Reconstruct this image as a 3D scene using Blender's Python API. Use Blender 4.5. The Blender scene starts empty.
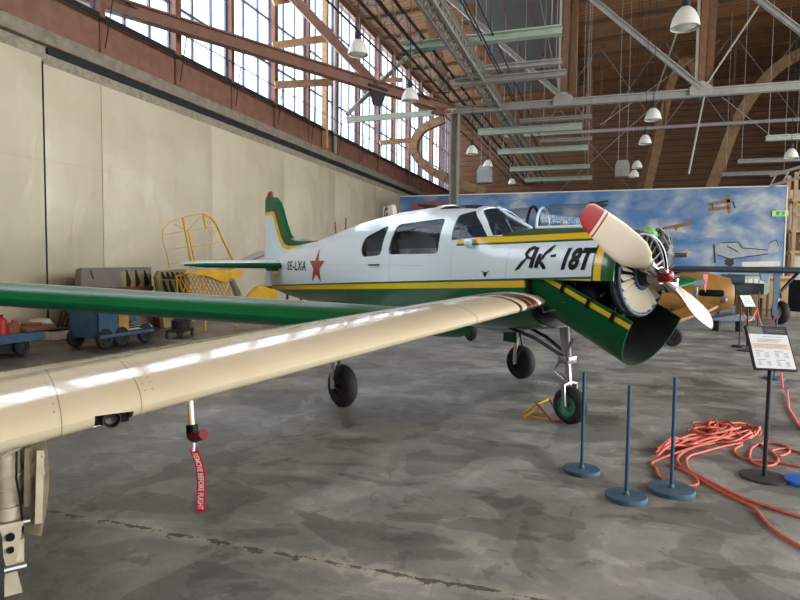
import bpy, bmesh, math, random
from mathutils import Vector, Matrix, Euler
import numpy as np
random.seed(7)
PI = math.pi
S = bpy.context.scene
COL = S.collection

# ------------------------------------------------------------------ camera
CAM_H = 1.65
YAW = math.radians(18.43); PITCH = math.radians(3.24); ROLL = math.radians(0.6); FPX = 600.0
cd = bpy.data.cameras.new('camera'); cd.sensor_width = 36.0; cd.lens = 36.0 * FPX / 800.0
cd.clip_start = 0.05; cd.clip_end = 300
cam = bpy.data.objects.new('camera', cd); COL.objects.link(cam)
RM = Matrix.Rotation(YAW, 3, 'Z') @ Matrix.Rotation(PI / 2 - PITCH, 3, 'X') @ Matrix.Rotation(ROLL, 3, 'Z')
cam.matrix_world = Matrix.Translation((0, 0, CAM_H)) @ RM.to_4x4()
S.camera = cam
CP = Vector((0, 0, CAM_H))

def ray(px, py):
    return RM @ Vector(((px - 400) / FPX, -(py - 300) / FPX, -1.0))
def G(px, py, z=0.0):
    d = ray(px, py); t = (z - CAM_H) / d.z; return CP + d * t
def atY(px, py, Y):
    d = ray(px, py); return CP + d * (Y / d.y)
def atX(px, py, X):
    d = ray(px, py); return CP + d * (X / d.x)
FW = Vector((-math.sin(YAW), math.cos(YAW), 0)); RT = Vector((math.cos(YAW), math.sin(YAW), 0))
def CF(xc, dd, z=0.0):
    p = RT * xc + FW * dd; p.z = z; return p
def atD(px, py, D):
    d = ray(px, py); h = d.dot(FW); return CP + d * (D / h)

# ------------------------------------------------------------------ materials
def lin(c):
    def f(v):
        v = v / 255.0
        return v / 12.92 if v <= 0.04045 else ((v + 0.055) / 1.055) ** 2.4
    return (f(c[0]), f(c[1]), f(c[2]), 1.0)

class E:
    """tiny node expression"""
    def __init__(s, nt, v): s.nt = nt; s.v = v
    def _op(s, op, *o):
        n = s.nt.nodes.new('ShaderNodeMath'); n.operation = op
        for i, a in enumerate((s,) + o):
            a = a.v if isinstance(a, E) else a
            if isinstance(a, (int, float)): n.inputs[i].default_value = a
            else: s.nt.links.new(a, n.inputs[i])
        return E(s.nt, n.outputs[0])
    def __add__(s, o): return s._op('ADD', o)
    def __sub__(s, o): return s._op('SUBTRACT', o)
    def __mul__(s, o): return s._op('MULTIPLY', o)
    def gt(s, o): return s._op('GREATER_THAN', o)
    def lt(s, o): return s._op('LESS_THAN', o)
    def abs(s): return s._op('ABSOLUTE')
    def mod(s, o): return s._op('FLOORED_MODULO', o)
    def mx(s, o): return s._op('MAXIMUM', o)
    def pow(s, o): return s._op('POWER', o)

def newmat(name):
    m = bpy.data.materials.new(name); m.use_nodes = True
    nt = m.node_tree; b = nt.nodes['Principled BSDF']
    return m, nt, b
def coords(nt, kind='Object'):
    tc = nt.nodes.new('ShaderNodeTexCoord'); return tc.outputs[kind]
def xyz(nt, sock):
    s = nt.nodes.new('ShaderNodeSeparateXYZ'); nt.links.new(sock, s.inputs[0])
    return [E(nt, s.outputs[i]) for i in range(3)]
def noise(nt, sock, scale, detail=4, rough=0.55, dist=0.0, stretch=None):
    if stretch:
        mp = nt.nodes.new('ShaderNodeMapping'); mp.inputs['Scale'].default_value = stretch
        nt.links.new(sock, mp.inputs[0]); sock = mp.outputs[0]
    n = nt.nodes.new('ShaderNodeTexNoise'); n.inputs['Scale'].default_value = scale
    n.inputs['Detail'].default_value = detail; n.inputs['Roughness'].default_value = rough
    n.inputs['Distortion'].default_value = dist
    nt.links.new(sock, n.inputs['Vector']); return E(nt, n.outputs['Fac'])
def ramp(nt, e, stops, interp='LINEAR'):
    r = nt.nodes.new('ShaderNodeValToRGB'); r.color_ramp.interpolation = interp
    els = r.color_ramp.elements
    els[0].position = stops[0][0]; els[0].color = stops[0][1]
    els[1].position = stops[-1][0]; els[1].color = stops[-1][1]
    for p, c in stops[1:-1]:
        el = els.new(p); el.color = c
    nt.links.new(e.v, r.inputs[0]); return r.outputs[0]
def mix(nt, fac, a, b, blend='MIX'):
    n = nt.nodes.new('ShaderNodeMix'); n.data_type = 'RGBA'; n.blend_type = blend
    for sock, v in ((n.inputs[0], fac), (n.inputs[6], a), (n.inputs[7], b)):
        v = v.v if isinstance(v, E) else v
        if isinstance(v, (int, float, tuple)): sock.default_value = v
        else: nt.links.new(v, sock)
    return n.outputs[2]
def bump(nt, b, e, strength=0.3, dist=0.02):
    n = nt.nodes.new('ShaderNodeBump'); n.inputs['Strength'].default_value = strength
    n.inputs['Distance'].default_value = dist
    nt.links.new(e.v if isinstance(e, E) else e, n.inputs['Height']); nt.links.new(n.outputs[0], b.inputs['Normal'])

MATS = {}
def M(name, rgb=None, rough=0.5, metal=0.0, var=0.12, scale=6.0, coat=0.0, bmp=0.0):
    if name in MATS: return MATS[name]
    m, nt, b = newmat(name)
    c = lin(rgb)
    co = coords(nt)
    n = noise(nt, co, scale, 5)
    dark = tuple(v * (1 - var) for v in c[:3]) + (1,); lite = tuple(min(1, v * (1 + var)) for v in c[:3]) + (1,)
    nt.links.new(ramp(nt, n, [(0.3, dark), (0.7, lite)]), b.inputs['Base Color'])
    b.inputs['Roughness'].default_value = rough; b.inputs['Metallic'].default_value = metal
    b.inputs['Coat Weight'].default_value = coat; b.inputs['Coat Roughness'].default_value = 0.08
    if bmp: bump(nt, b, noise(nt, co, scale * 4, 4), bmp, 0.01)
    MATS[name] = m; return m

M('white_paint', (218, 236, 246), 0.28, 0, 0.03, 2, 0.4)
M('green_paint', (4, 84, 46), 0.32, 0, 0.10, 2, 0.0)
MATS['green_paint'].node_tree.nodes['Principled BSDF'].inputs['Specular IOR Level'].default_value = 0.28
M('yellow_paint', (226, 190, 40), 0.35, 0, 0.06, 4, 0.2)
M('red_paint', (146, 12, 22), 0.35, 0, 0.08, 4, 0.3)
M('black_paint', (18, 18, 20), 0.45, 0, 0.1)
MATS['black_paint'].node_tree.nodes['Principled BSDF'].inputs['Specular IOR Level'].default_value = 0.12
M('cream_paint', (214, 200, 170), 0.22, 0, 0.04, 1.5, 0.5)
M('blade_paint', (208, 196, 174), 0.35, 0, 0.03, 3, 0.2)
M('blade_white', (196, 182, 158), 0.3, 0, 0.03, 3, 0.2)
M('maroon_paint', (70, 26, 22), 0.35, 0, 0.1, 3, 0.3)
M('rubber', (24, 24, 25), 0.75, 0, 0.2, 12)
M('steel', (150, 150, 148), 0.35, 0.85, 0.15, 8)
M('dark_steel', (52, 52, 52), 0.45, 0.6, 0.25, 8)
M('grey_cast', (92, 94, 94), 0.5, 0.3, 0.2, 8)
M('engine_black', (40, 40, 42), 0.5, 0.3, 0.3, 10)
M('chrome', (205, 205, 205), 0.18, 1.0, 0.05, 8)
M('grey_paint', (150, 152, 150), 0.4, 0, 0.1, 3)
M('pale_grey', (180, 178, 168), 0.45, 0, 0.1, 5)
M('gear_cream', (176, 167, 142), 0.45, 0, 0.22, 9)
M('hub_green', (60, 140, 105), 0.5, 0, 0.1)
M('shutter_cream', (214, 204, 186), 0.5, 0, 0.06)
M('ring_blue', (52, 70, 88), 0.45, 0.2, 0.15, 8)
M('post_blue', (30, 74, 108), 0.5, 0, 0.2, 10, 0, 0.2)
M('base_blue', (66, 94, 112), 0.55, 0, 0.25, 7, 0, 0.3)
M('deep_blue', (28, 56, 120), 0.5, 0, 0.15, 6)
M('bright_blue', (38, 104, 196), 0.45, 0, 0.15, 6)
M('stand_black', (26, 26, 27), 0.5, 0, 0.2, 6)
M('stand_base', (62, 62, 60), 0.5, 0.2, 0.2, 6)
M('paper_white', (224, 228, 232), 0.5, 0, 0.02)
M('paper_dark', (48, 52, 64), 0.5, 0, 0.2, 4)
M('paper_tan', (226, 206, 184), 0.5, 0, 0.05)
M('paper_photo', (120, 118, 108), 0.5, 0, 0.4, 14)
M('print_grey', (140, 144, 150), 0.6, 0, 0.1)
M('hose_orange', (206, 98, 76), 0.5, 0, 0.14, 20)
M('rope_pink', (236, 120, 112), 0.6, 0, 0.1, 10)
M('ribbon_red', (196, 24, 40), 0.6, 0, 0.08, 6)
M('cover_red', (120, 24, 28), 0.7, 0, 0.15, 10)
M('timber', (108, 76, 50), 0.7, 0, 0.25, 5)
M('dark_timber', (84, 58, 38), 0.75, 0, 0.25, 4)
M('arch_timber', (134, 106, 72), 0.7, 0, 0.2, 4)
M('timber_light', (184, 150, 112), 0.7, 0, 0.2, 5)
M('brown_steel', (124, 90, 74), 0.55, 0, 0.2, 3)
M('post_brown', (128, 90, 72), 0.6, 0, 0.2, 3)
M('grey_steel', (128, 128, 118), 0.55, 0, 0.12, 3)
M('mint_steel', (160, 176, 160), 0.55, 0, 0.1, 3)
M('pale_steel', (148, 146, 138), 0.55, 0, 0.12, 3)
M('mullion_blue', (92, 104, 128), 0.5, 0, 0.1, 3)
M('concrete_ledge', (132, 124, 110), 0.85, 0, 0.25, 4, 0, 0.5)
M('soot', (30, 30, 34), 0.8, 0, 0.2, 4)
M('masonry', (150, 140, 122), 0.9, 0, 0.3, 9, 0, 0.7)
M('lamp_white', (214, 214, 206), 0.35, 0, 0.05)
M('lamp_inside', (150, 150, 146), 0.25, 0.5, 0.2, 20)
M('yellow_frame', (204, 156, 44), 0.5, 0, 0.12, 6)
M('yellow_tarp', (216, 168, 40), 0.6, 0, 0.15, 4)
M('ochre', (146, 106, 46), 0.5, 0, 0.15, 3)
M('plywood', (176, 138, 78), 0.75, 0, 0.2, 5)
M('cart_blue', (50, 86, 116), 0.55, 0, 0.25, 5)
M('panel_grey', (126, 120, 112), 0.6, 0, 0.12, 3)
M('panel_olive', (150, 144, 96), 0.7, 0, 0.2, 4)
M('silver', (170, 172, 172), 0.4, 0.6, 0.1, 4)
M('slate_light', (74, 90, 102), 0.5, 0.1, 0.2, 3)
M('slate', (52, 62, 70), 0.5, 0.1, 0.2, 3)
M('pale_blue', (84, 112, 132), 0.5, 0, 0.15, 4)
M('cloth_green', (120, 170, 96), 0.6, 0, 0.5, 9)
M('box_white', (214, 208, 196), 0.6, 0, 0.1, 5)
M('box_brown', (112, 84, 56), 0.75, 0, 0.25, 6)
M('seat_grey', (150, 152, 150), 0.7, 0, 0.15, 10)
M('cabin_dark', (70, 74, 78), 0.7, 0, 0.15, 6)
M('sign_green', (40, 150, 80), 0.5, 0, 0.05)
M('sign_pale', (190, 214, 120), 0.5, 0, 0.05)
M('mural_red', (118, 78, 80), 0.7, 0, 0.2, 3)
M('mural_ink', (44, 42, 44), 0.7, 0, 0.2, 6)
M('mural_grey', (156, 164, 168), 0.7, 0, 0.15, 4)
M('mural_brown', (134, 98, 62), 0.7, 0, 0.25, 6)
M('heater_metal', (168, 170, 166), 0.35, 0.5, 0.1, 4)
M('red_can', (186, 40, 34), 0.45, 0, 0.1, 6)
M('rust', (140, 76, 60), 0.8, 0, 0.2, 8)
M('wall_back', (84, 58, 40), 0.8, 0, 0.3, 2)
M('green_inside', (34, 44, 36), 0.6, 0, 0.25, 6)

def glass(name, tint, gloss, trans, rough=0.03):
    m = bpy.data.materials.new(name); m.use_nodes = True; nt = m.node_tree; nt.nodes.clear()
    out = nt.nodes.new('ShaderNodeOutputMaterial')
    t = nt.nodes.new('ShaderNodeBsdfTransparent'); t.inputs[0].default_value = tint
    g = nt.nodes.new('ShaderNodeBsdfGlossy'); g.inputs['Roughness'].default_value = rough
    g.inputs['Color'].default_value = (0.9, 0.93, 0.95, 1)
    lw = nt.nodes.new('ShaderNodeLayerWeight'); lw.inputs['Blend'].default_value = 0.35
    f = E(nt, lw.outputs['Fresnel']) * trans + gloss
    mx = nt.nodes.new('ShaderNodeMixShader'); nt.links.new(f.v, mx.inputs[0])
    nt.links.new(t.outputs[0], mx.inputs[1]); nt.links.new(g.outputs[0], mx.inputs[2])
    nt.links.new(mx.outputs[0], out.inputs[0]); MATS[name] = m; return m
glass('pane_glass', (0.95, 0.97, 1.0, 1), 0.03, 0.15, 0.2)
glass('cabin_glass', (0.34, 0.38, 0.43, 1), 0.012, 0.22, 0.08)
glass('canopy_glass', (0.84, 0.87, 0.90, 1), 0.05, 0.45, 0.12)

# floor
def mk_floor():
    m, nt, b = newmat('concrete_floor'); co = coords(nt, 'Object'); x, y, z = xyz(nt, co)
    n0 = noise(nt, co, 0.22, 4, 0.5, 0.5); n1 = noise(nt, co, 0.85, 4, 0.5, 0.5, (1.2, 1, 1)); n2 = noise(nt, co, 2.4, 8, 0.66, 0.2)
    n3 = noise(nt, co, 9, 6, 0.7); n4 = noise(nt, co, 1.5, 4.5, 0.52, 0.7, (0.7, 1.4, 1)); n7 = noise(nt, co, 4.2, 4, 0.55, 0.9); n5 = noise(nt, co, 70, 3, 0.7); n6 = noise(nt, co, 26, 4, 0.7)
    base = ramp(nt, n2, [(0.36, lin((130, 135, 139))), (0.5, lin((143, 148, 151))), (0.64, lin((157, 161, 163)))])
    g = lambda v: (v, v * .985, v * .96, 1)
    c = mix(nt, 1.0, base, ramp(nt, n1, [(0.30, g(.66)), (0.44, g(.70)), (0.448, g(.98)), (0.56, g(1.0)), (0.568, g(1.22)), (0.75, g(1.28))]), 'MULTIPLY')
    c = mix(nt, 0.9, c, ramp(nt, n4, [(0.30, g(.62)), (0.435, g(.66)), (0.445, g(1.0)), (0.58, g(1.0)), (0.59, g(1.22)), (0.8, g(1.28))]), 'MULTIPLY')
    c = mix(nt, 0.8, c, ramp(nt, n7, [(0.25, g(.66)), (0.36, g(.70)), (0.37, g(1.0)), (0.66, g(1.0)), (0.67, g(1.2)), (0.8, g(1.24))]), 'MULTIPLY')
    c = mix(nt, 1.0, c, ramp(nt, n0, [(0.35, g(.86)), (0.65, g(1.08))]), 'MULTIPLY')
    c = mix(nt, 0.8, c, ramp(nt, n5, [(0.25, g(.72)), (0.5, g(1.0)), (0.8, g(1.15))]), 'MULTIPLY')
    c = mix(nt, 0.8, c, ramp(nt, n6, [(0.22, g(.62)), (0.34, g(1.0)), (0.70, g(1.0)), (0.82, g(1.25))]), 'MULTIPLY')
    wob = (noise(nt, co, 1.1, 6, 0.7) - 0.5) * 0.16 + (noise(nt, co, 9, 4, 0.7) - 0.5) * 0.10
    jd = ((y - 2.97 + 2.86 + wob).mod(5.72) - 2.86).abs()
    edge = ramp(nt, jd + (n3 - 0.5) * 0.14, [(0.0, (1.45, 1.40, 1.30, 1)), (0.05, (1.25, 1.22, 1.16, 1)), (0.09, (1, 1, 1, 1))])
    c = mix(nt, 0.9, c, edge, 'MULTIPLY')
    jx = ((x - 1.6 + 4 + wob).mod(8.0) - 4).abs()
    wid = (n3 - 0.44) * 0.20
    crack = jd.lt(wid).mx(jx.lt(wid * 0.3))
    c = mix(nt, crack * 0.8, c, lin((58, 53, 46)))
    floor_shade = ramp(nt, (x * -0.22) + (y * -0.16) + (n1 - 0.5) * 0.5 + (n7 - 0.5) * 0.2, [(0.12, (1, 1, 1, 1)), (0.34, (.36, .34, .32, 1))])  # shade over the left part of the floor, painted into its colour
    c = mix(nt, 1.0, c, floor_shade, 'MULTIPLY')
    nt.links.new(c, b.inputs['Base Color'])
    nt.links.new(ramp(nt, n4, [(0.4, (0.40,) * 3 + (1,)), (0.65, (0.62,) * 3 + (1,))]), b.inputs['Roughness'])
    b.inputs['Specular IOR Level'].default_value = 0.4
    bump(nt, b, n3 + n6 * 0.4 + crack * -1.5, 0.3, 0.012)
    MATS['concrete_floor'] = m
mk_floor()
def mk_sheet():
    m, nt, b = newmat('wall_sheet'); co = coords(nt); x, y, z = xyz(nt, co)
    n = noise(nt, co, 0.5, 4); nn = noise(nt, co, 1.1, 3, 0.5, 0.8, (1, 1.0, 0.45)); n2 = noise(nt, co, 0.8, 2, 0.4, 0.5, (1, 0.7, 1.0))
    c = ramp(nt, n, [(0.3, lin((194, 185, 160))), (0.7, lin((208, 200, 176)))])
    hz = (z - 4.05 + (noise(nt, co, 0.8, 2) - 0.5) * 0.1).abs().lt(0.014)
    c = mix(nt, hz * 0.16, c, lin((150, 142, 124)))
    nt.links.new(c, b.inputs['Base Color']); b.inputs['Roughness'].default_value = 0.36
    bump(nt, b, nn * 0.8 + n2 * 1.4, 0.8, 0.14); MATS['wall_sheet'] = m
mk_sheet()
def mk_planks(name, cA, cB, gap, axis='y', period=0.16):
    m, nt, b = newmat(name); co = coords(nt); X = xyz(nt, co); a = X['xyz'.index(axis)]
    n = noise(nt, co, 1.0, 5, 0.6, 0.0, (0.3, 4, 4) if axis != 'x' else (4, .3, 4))
    c = ramp(nt, n, [(0.3, lin(cA)), (0.7, lin(cB))])
    g = (a.mod(period)).lt(gap)
    c = mix(nt, g * 0.75, c, lin((22, 15, 10)))
    nt.links.new(c, b.inputs['Base Color']); b.inputs['Roughness'].default_value = 0.75
    bump(nt, b, n + g * -2.0, 0.4, 0.02); MATS[name] = m
mk_planks('roof_planks', (104, 70, 42), (152, 108, 66), 0.05, 'y', 0.42)
mk_planks('back_planks', (84, 56, 36), (122, 84, 54), 0.05, 'z', 0.45)
def mk_skylight():
    m, nt, b = newmat('roof_panel_grey'); co = coords(nt); x, y, z = xyz(nt, co)
    g = (x.mod(1.3).lt(0.07)).mx(y.mod(1.9).lt(0.06))
    c = mix(nt, g, lin((84, 86, 80)), lin((96, 60, 50)))
    nt.links.new(c, b.inputs['Base Color']); b.inputs['Roughness'].default_value = 0.6; MATS['roof_panel_grey'] = m
mk_skylight()
def mk_mural():
    m, nt, b = newmat('mural_sky'); co = coords(nt); x, y, z = xyz(nt, co)
    n = noise(nt, co, 0.55, 7, 0.55, 0.3, (1, 1, 1.4)); n2 = noise(nt, co, 0.16, 3)
    sky = ramp(nt, n2, [(0.35, lin((48, 94, 146))), (0.65, lin((82, 126, 172)))])
    f = ramp(nt, n + z * 0.012 + x * 0.006, [(0.50, (0, 0, 0, 1)), (0.62, (0.30,) * 3 + (1,)), (0.74, (0.8,) * 3 + (1,))])
    c = mix(nt, 1.0, sky, lin((186, 194, 196)))
    n_ = nt.nodes.new('ShaderNodeMix'); n_.data_type = 'RGBA'
    nt.links.new(f, n_.inputs[0]); nt.links.new(sky, n_.inputs[6]); n_.inputs[7].default_value = lin((190, 194, 188))
    nt.links.new(n_.outputs[2], b.inputs['Base Color']); b.inputs['Roughness'].default_value = 0.7; MATS['mural_sky'] = m
mk_mural()

# aircraft fuselage paint, laid out in the aircraft's own coordinates
def mk_fus():
    m, nt, b = newmat('fuselage_paint'); x, y, z = xyz(nt, coords(nt))
    W, Gn, Y = lin((218, 236, 246)), lin((4, 88, 48)), lin((232, 196, 36))
    t = z - (x * 0.042) - 1.464
    c = mix(nt, t.lt(0.0), W, Gn)
    c = mix(nt, t.lt(-0.025) * t.gt(-0.095), c, Y)
    nose = x.gt(0.86)
    up = z - (x * 0.014)
    pil = x.gt(1.40).mx(z.lt(1.985))
    c = mix(nt, nose * pil * up.gt(1.872), c, Gn)
    c = mix(nt, nose * up.gt(1.895) * up.lt(1.96), c, Y)
    fr = x + z * 0.0
    c = mix(nt, fr.gt(2.60) * z.gt(1.3), c, Gn); c = mix(nt, fr.gt(2.62) * fr.lt(2.69) * up.lt(1.90) * z.gt(1.3), c, Y)
    c = mix(nt, fr.gt(2.50) * up.gt(1.895) * up.lt(1.96) * fr.lt(2.69), c, Y)
    # panel lines
    pl = ((x - 0.80).abs().lt(0.004) + (x + 0.37).abs().lt(0.004) + (x - 1.62).abs().lt(0.004) + (x + 1.9).abs().lt(0.003) + (z - 1.66).abs().lt(0.003) * x.lt(0.3)) * z.lt(1.87) * t.gt(0)
    c = mix(nt, pl * 0.30, c, lin((110, 112, 112)))
    nt.links.new(c, b.inputs['Base Color']); b.inputs['Roughness'].default_value = 0.28
    b.inputs['Coat Weight'].default_value = 0.5; b.inputs['Coat Roughness'].default_value = 0.08
    bump(nt, b, noise(nt, coords(nt), 1.6, 3), 0.12, 0.03)
    MATS['fuselage_paint'] = m
mk_fus()

def mk_wing_cream():
    m, nt, b = newmat('cream_wing'); x, y, z = xyz(nt, coords(nt)); co = coords(nt)
    n = noise(nt, co, 1.2, 4)
    c = ramp(nt, n, [(0.3, lin((206, 192, 160))), (0.7, lin((220, 208, 178)))])
    # y runs out along the span, x aft
    seam = ((y - 0.20).abs().lt(0.003)) + ((y - 0.54).abs().lt(0.0025)) + ((y - 2.75).abs().lt(0.003)) + (x + 0.95).abs().lt(0.004)
    c = mix(nt, seam * 0.6, c, lin((96, 86, 70)))
    rivet = ((y - 0.175).abs().lt(0.004) + (y - 0.565).abs().lt(0.004) + (y - 0.60).abs().lt(0.004)) * (x * 1.0).mod(0.05).lt(0.010)
    c = mix(nt, rivet * 0.5, c, lin((110, 100, 84)))
    nt.links.new(c, b.inputs['Base Color']); b.inputs['Roughness'].default_value = 0.2
    b.inputs['Coat Weight'].default_value = 0.6; b.inputs['Coat Roughness'].default_value = 0.06
    bump(nt, b, noise(nt, co, 2.5, 3, 0.5, 0.4, (1, .6, 1)), 0.22, 0.03)
    MATS['cream_wing'] = m
mk_wing_cream()

# ------------------------------------------------------------------ mesh helpers
class MB:
    def __init__(s): s.bm = bmesh.new(); s.mi = 0
    def _new(s, fs):
        for f in fs: f.material_index = s.mi
        return fs
    def box(s, c, size, rot=None, bev=0.0):
        r = bmesh.ops.create_cube(s.bm, size=1.0); vs = r['verts']
        Mx = Matrix.Translation(c) @ (rot.to_4x4() if rot else Matrix.Identity(4)) @ Matrix.Diagonal((size[0], size[1], size[2], 1))
        bmesh.ops.transform(s.bm, matrix=Mx, verts=vs)
        fs = list({f for v in vs for f in v.link_faces}); s._new(fs)
        if bev:
            es = list({e for v in vs for e in v.link_edges})
            rr = bmesh.ops.bevel(s.bm, geom=es, offset=bev, segments=2, affect='EDGES', profile=0.5); s._new(rr['faces'])
        return s
    def beam(s, p, q, w, h, up=Vector((0, 0, 1))):
        p = Vector(p); q = Vector(q); d = q - p; L = d.length; d.normalize()
        u = Vector(up); u = u - d * u.dot(d)
        if u.length < 1e-4: u = Vector((1, 0, 0)) - d * d.x
        u.normalize(); r = d.cross(u)
        R = Matrix((d, r, u)).transposed()
        return s.box((p + q) / 2, (L, w, h), R)
    def ibeam(s, p, q, w, h, t=0.03, up=Vector((0, 0, 1))):
        p = Vector(p); q = Vector(q); d = (q - p).normalized(); u = Vector(up); u = (u - d * u.dot(d)).normalized()
        s.beam(p, q, t, h - 2 * t, up); o = u * (h / 2 - t / 2)
        s.beam(p + o, q + o, w, t, up); s.beam(p - o, q - o, w, t, up); return s
    def tube(s, pts, r, n=8, cap=True, closed=False):
        pts = [Vector(p) for p in pts]; N = len(pts); rr = r if isinstance(r, (list, tuple)) else [r] * N
        rings = []; prev = None
        for i, p in enumerate(pts):
            if closed: d = pts[(i + 1) % N] - pts[i - 1]
            elif i == 0: d = pts[1] - p
            elif i == N - 1: d = p - pts[i - 1]
            else: d = (pts[i + 1] - p).normalized() + (p - pts[i - 1]).normalized()
            if d.length < 1e-7: d = Vector((0, 0, 1))
            d.normalize()
            if prev is None:
                a = Vector((0, 0, 1)) if abs(d.z) < 0.9 else Vector((1, 0, 0))
                u = d.cross(a).normalized()
            else:
                u = prev - d * prev.dot(d); u.normalize()
            prev = u; w = d.cross(u)
            rings.append([s.bm.verts.new(p + (u * math.cos(2 * PI * k / n) + w * math.sin(2 * PI * k / n)) * rr[i]) for k in range(n)])
        fs = []
        R = rings + ([rings[0]] if closed else [])
        for A, B in zip(R, R[1:]):
            for k in range(n): fs.append(s.bm.faces.new((A[k], A[(k + 1) % n], B[(k + 1) % n], B[k])))
        if cap and not closed:
            fs.append(s.bm.faces.new(rings[0][::-1])); fs.append(s.bm.faces.new(rings[-1]))
        s._new(fs); return s
    def cyl(s, p, q, r, n=16, r2=None): return s.tube([p, q], [r, r if r2 is None else r2], n)
    def loft(s, rings, cap=True, closed_ring=True, mats=None):
        V = [[s.bm.verts.new(Vector(p)) for p in r] for r in rings]; fs = []
        for A, B in zip(V, V[1:]):
            n = len(A)
            for k in range(n if closed_ring else n - 1):
                k2 = (k + 1) % n
                try:
                    f = s.bm.faces.new((A[k], A[k2], B[k2], B[k])); f.material_index = mats(k) if mats else s.mi; fs.append(f)
                except ValueError: pass
        if cap and closed_ring:
            for r_ in (V[0][::-1], V[-1]):
                try:
                    f = s.bm.faces.new(r_); f.material_index = s.mi
                except ValueError: pass
        return s
    def lathe(s, prof, origin=(0, 0, 0), axis='Z', n=24):
        """prof list of (radius, height)"""
        o = Vector(origin); rings = []
        for r, h in prof:
            ring = []
            for k in range(n):
                a = 2 * PI * k / n; c, d = r * math.cos(a), r * math.sin(a)
                v = {'Z': (c, d, h), 'X': (h, c, d), 'Y': (d, h, c)}[axis]
                ring.append(o + Vector(v))
            rings.append(ring)
        return s.loft(rings, cap=(prof[0][0] < .01 and prof[-1][0] < .01))
    def prism(s, poly, f0, f1):
        """poly list of 2D points; f0,f1 map (u,v)->3D for the two faces"""
        a = [s.bm.verts.new(Vector(f0(*p))) for p in poly]; b = [s.bm.verts.new(Vector(f1(*p))) for p in poly]
        fs = [s.bm.faces.new(a[::-1]), s.bm.faces.new(b)]
        n = len(poly)
        for k in range(n): fs.append(s.bm.faces.new((a[k], a[(k + 1) % n], b[(k + 1) % n], b[k])))
        s._new(fs); return s
    def build(s, name, mat, parent=None, smooth=True, angle=35, xf=None):
        bm = s.bm
        if xf is not None: bmesh.ops.transform(bm, matrix=xf, verts=bm.verts)
        bmesh.ops.recalc_face_normals(bm, faces=bm.faces)
        me = bpy.data.meshes.new(name); bm.to_mesh(me); bm.free()
        for m_ in (mat if isinstance(mat, (list, tuple)) else [mat]):
            me.materials.append(MATS[m_] if isinstance(m_, str) else m_)
        if smooth:
            me.shade_smooth(); me.set_sharp_from_angle(angle=math.radians(angle))
        o = bpy.data.objects.new(name, me); COL.objects.link(o)
        if parent: o.parent = parent
        return o

def tag(o, label, cat, group=None, kind=None):
    o['label'] = label; o['category'] = cat
    if group: o['group'] = group
    if kind: o['kind'] = kind
    return o
def thing(name, label, cat, loc=(0, 0, 0), rz=0.0, group=None):
    o = bpy.data.objects.new(name, None); COL.objects.link(o); o.location = loc; o.rotation_euler = (0, 0, rz)
    o.empty_display_size = 0.2
    return tag(o, label, cat, group)
def struct(o): o['kind'] = 'structure'; return o
def copy_tree(o, parent=None):
    c = o.copy(); COL.objects.link(c)
    if parent: c.parent = parent
    for ch in [k for k in bpy.data.objects if k.parent == o]: copy_tree(ch, c)
    return c
def V(*a): return Vector(a)

def airfoil(n=14, t=0.14, camber=0.02):
    """closed loop from trailing edge over the top to the nose and back below; (x 0..1 aft, z in chords)"""
    up, lo = [], []
    for i in range(n + 1):
        x = 0.5 * (1 - math.cos(PI * i / n))
        yt = 5 * t * (0.2969 * math.sqrt(x) - 0.126 * x - 0.3516 * x * x + 0.2843 * x ** 3 - 0.1036 * x ** 4)
        yc = camber * 4 * x * (1 - x)
        up.append((x, yc + yt)); lo.append((x, yc - yt))
    return up[::-1] + lo[1:-1]

def decal(name, mat, parent, polys, surf, off=0.004, step=.03):
    """flat lettering laid on a curved skin: polys is a list of (verts2d, faces)"""
    b = MB()
    for vs, fs in polys:
        vv = [b.bm.verts.new((u, v, 0)) for u, v in vs]
        for f in fs:
            try: b.bm.faces.new([vv[i] for i in f])
            except ValueError: pass
    us = [v.co.x for v in b.bm.verts]; vs_ = [v.co.y for v in b.bm.verts]
    for lo, hi, nrm in ((min(us), max(us), V(1, 0, 0)), (min(vs_), max(vs_), V(0, 1, 0))):
        q_ = lo + step
        while q_ < hi:
            bmesh.ops.bisect_plane(b.bm, geom=b.bm.verts[:] + b.bm.edges[:] + b.bm.faces[:], plane_co=nrm * q_, plane_no=nrm); q_ += step
    for v in b.bm.verts: v.co = V(*surf(v.co.x, v.co.y, off))
    bmesh.ops.triangulate(b.bm, faces=b.bm.faces[:])
    return b.build(name, mat, parent, smooth=False)
def text_polys(txt, size, shear=0.0, bold=0.0, sx=1.0, ox=0.0, oy=0.0, space=1.0):
    cu = bpy.data.curves.new('t', 'FONT'); cu.body = txt; cu.size = size; cu.shear = shear; cu.offset = bold; cu.space_character = space
    cu.resolution_u = 4
    o = bpy.data.objects.new('t', cu); COL.objects.link(o)
    dg = bpy.context.evaluated_depsgraph_get(); me = bpy.data.meshes.new_from_object(o.evaluated_get(dg))
    vs = [(v.co.x * sx + ox, v.co.y + oy) for v in me.vertices]; fs = [tuple(p.vertices) for p in me.polygons]
    bpy.data.objects.remove(o); bpy.data.curves.remove(cu); bpy.data.meshes.remove(me)
    return vs, fs
def stroke(pts, w):
    """ribbon of varying width along 2D points"""
    vs, fs = [], []; n = len(pts); ws = w if isinstance(w, (list, tuple)) else [w] * n
    for i, (x, y) in enumerate(pts):
        a = pts[max(i - 1, 0)]; c = pts[min(i + 1, n - 1)]; dx, dy = c[0] - a[0], c[1] - a[1]; L = math.hypot(dx, dy) or 1
        nx, ny = -dy / L * ws[i] / 2, dx / L * ws[i] / 2
        vs += [(x + nx, y + ny), (x - nx, y - ny)]
    for i in range(n - 1): fs.append((2 * i, 2 * i + 1, 2 * i + 3, 2 * i + 2))
    return vs, fs

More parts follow.
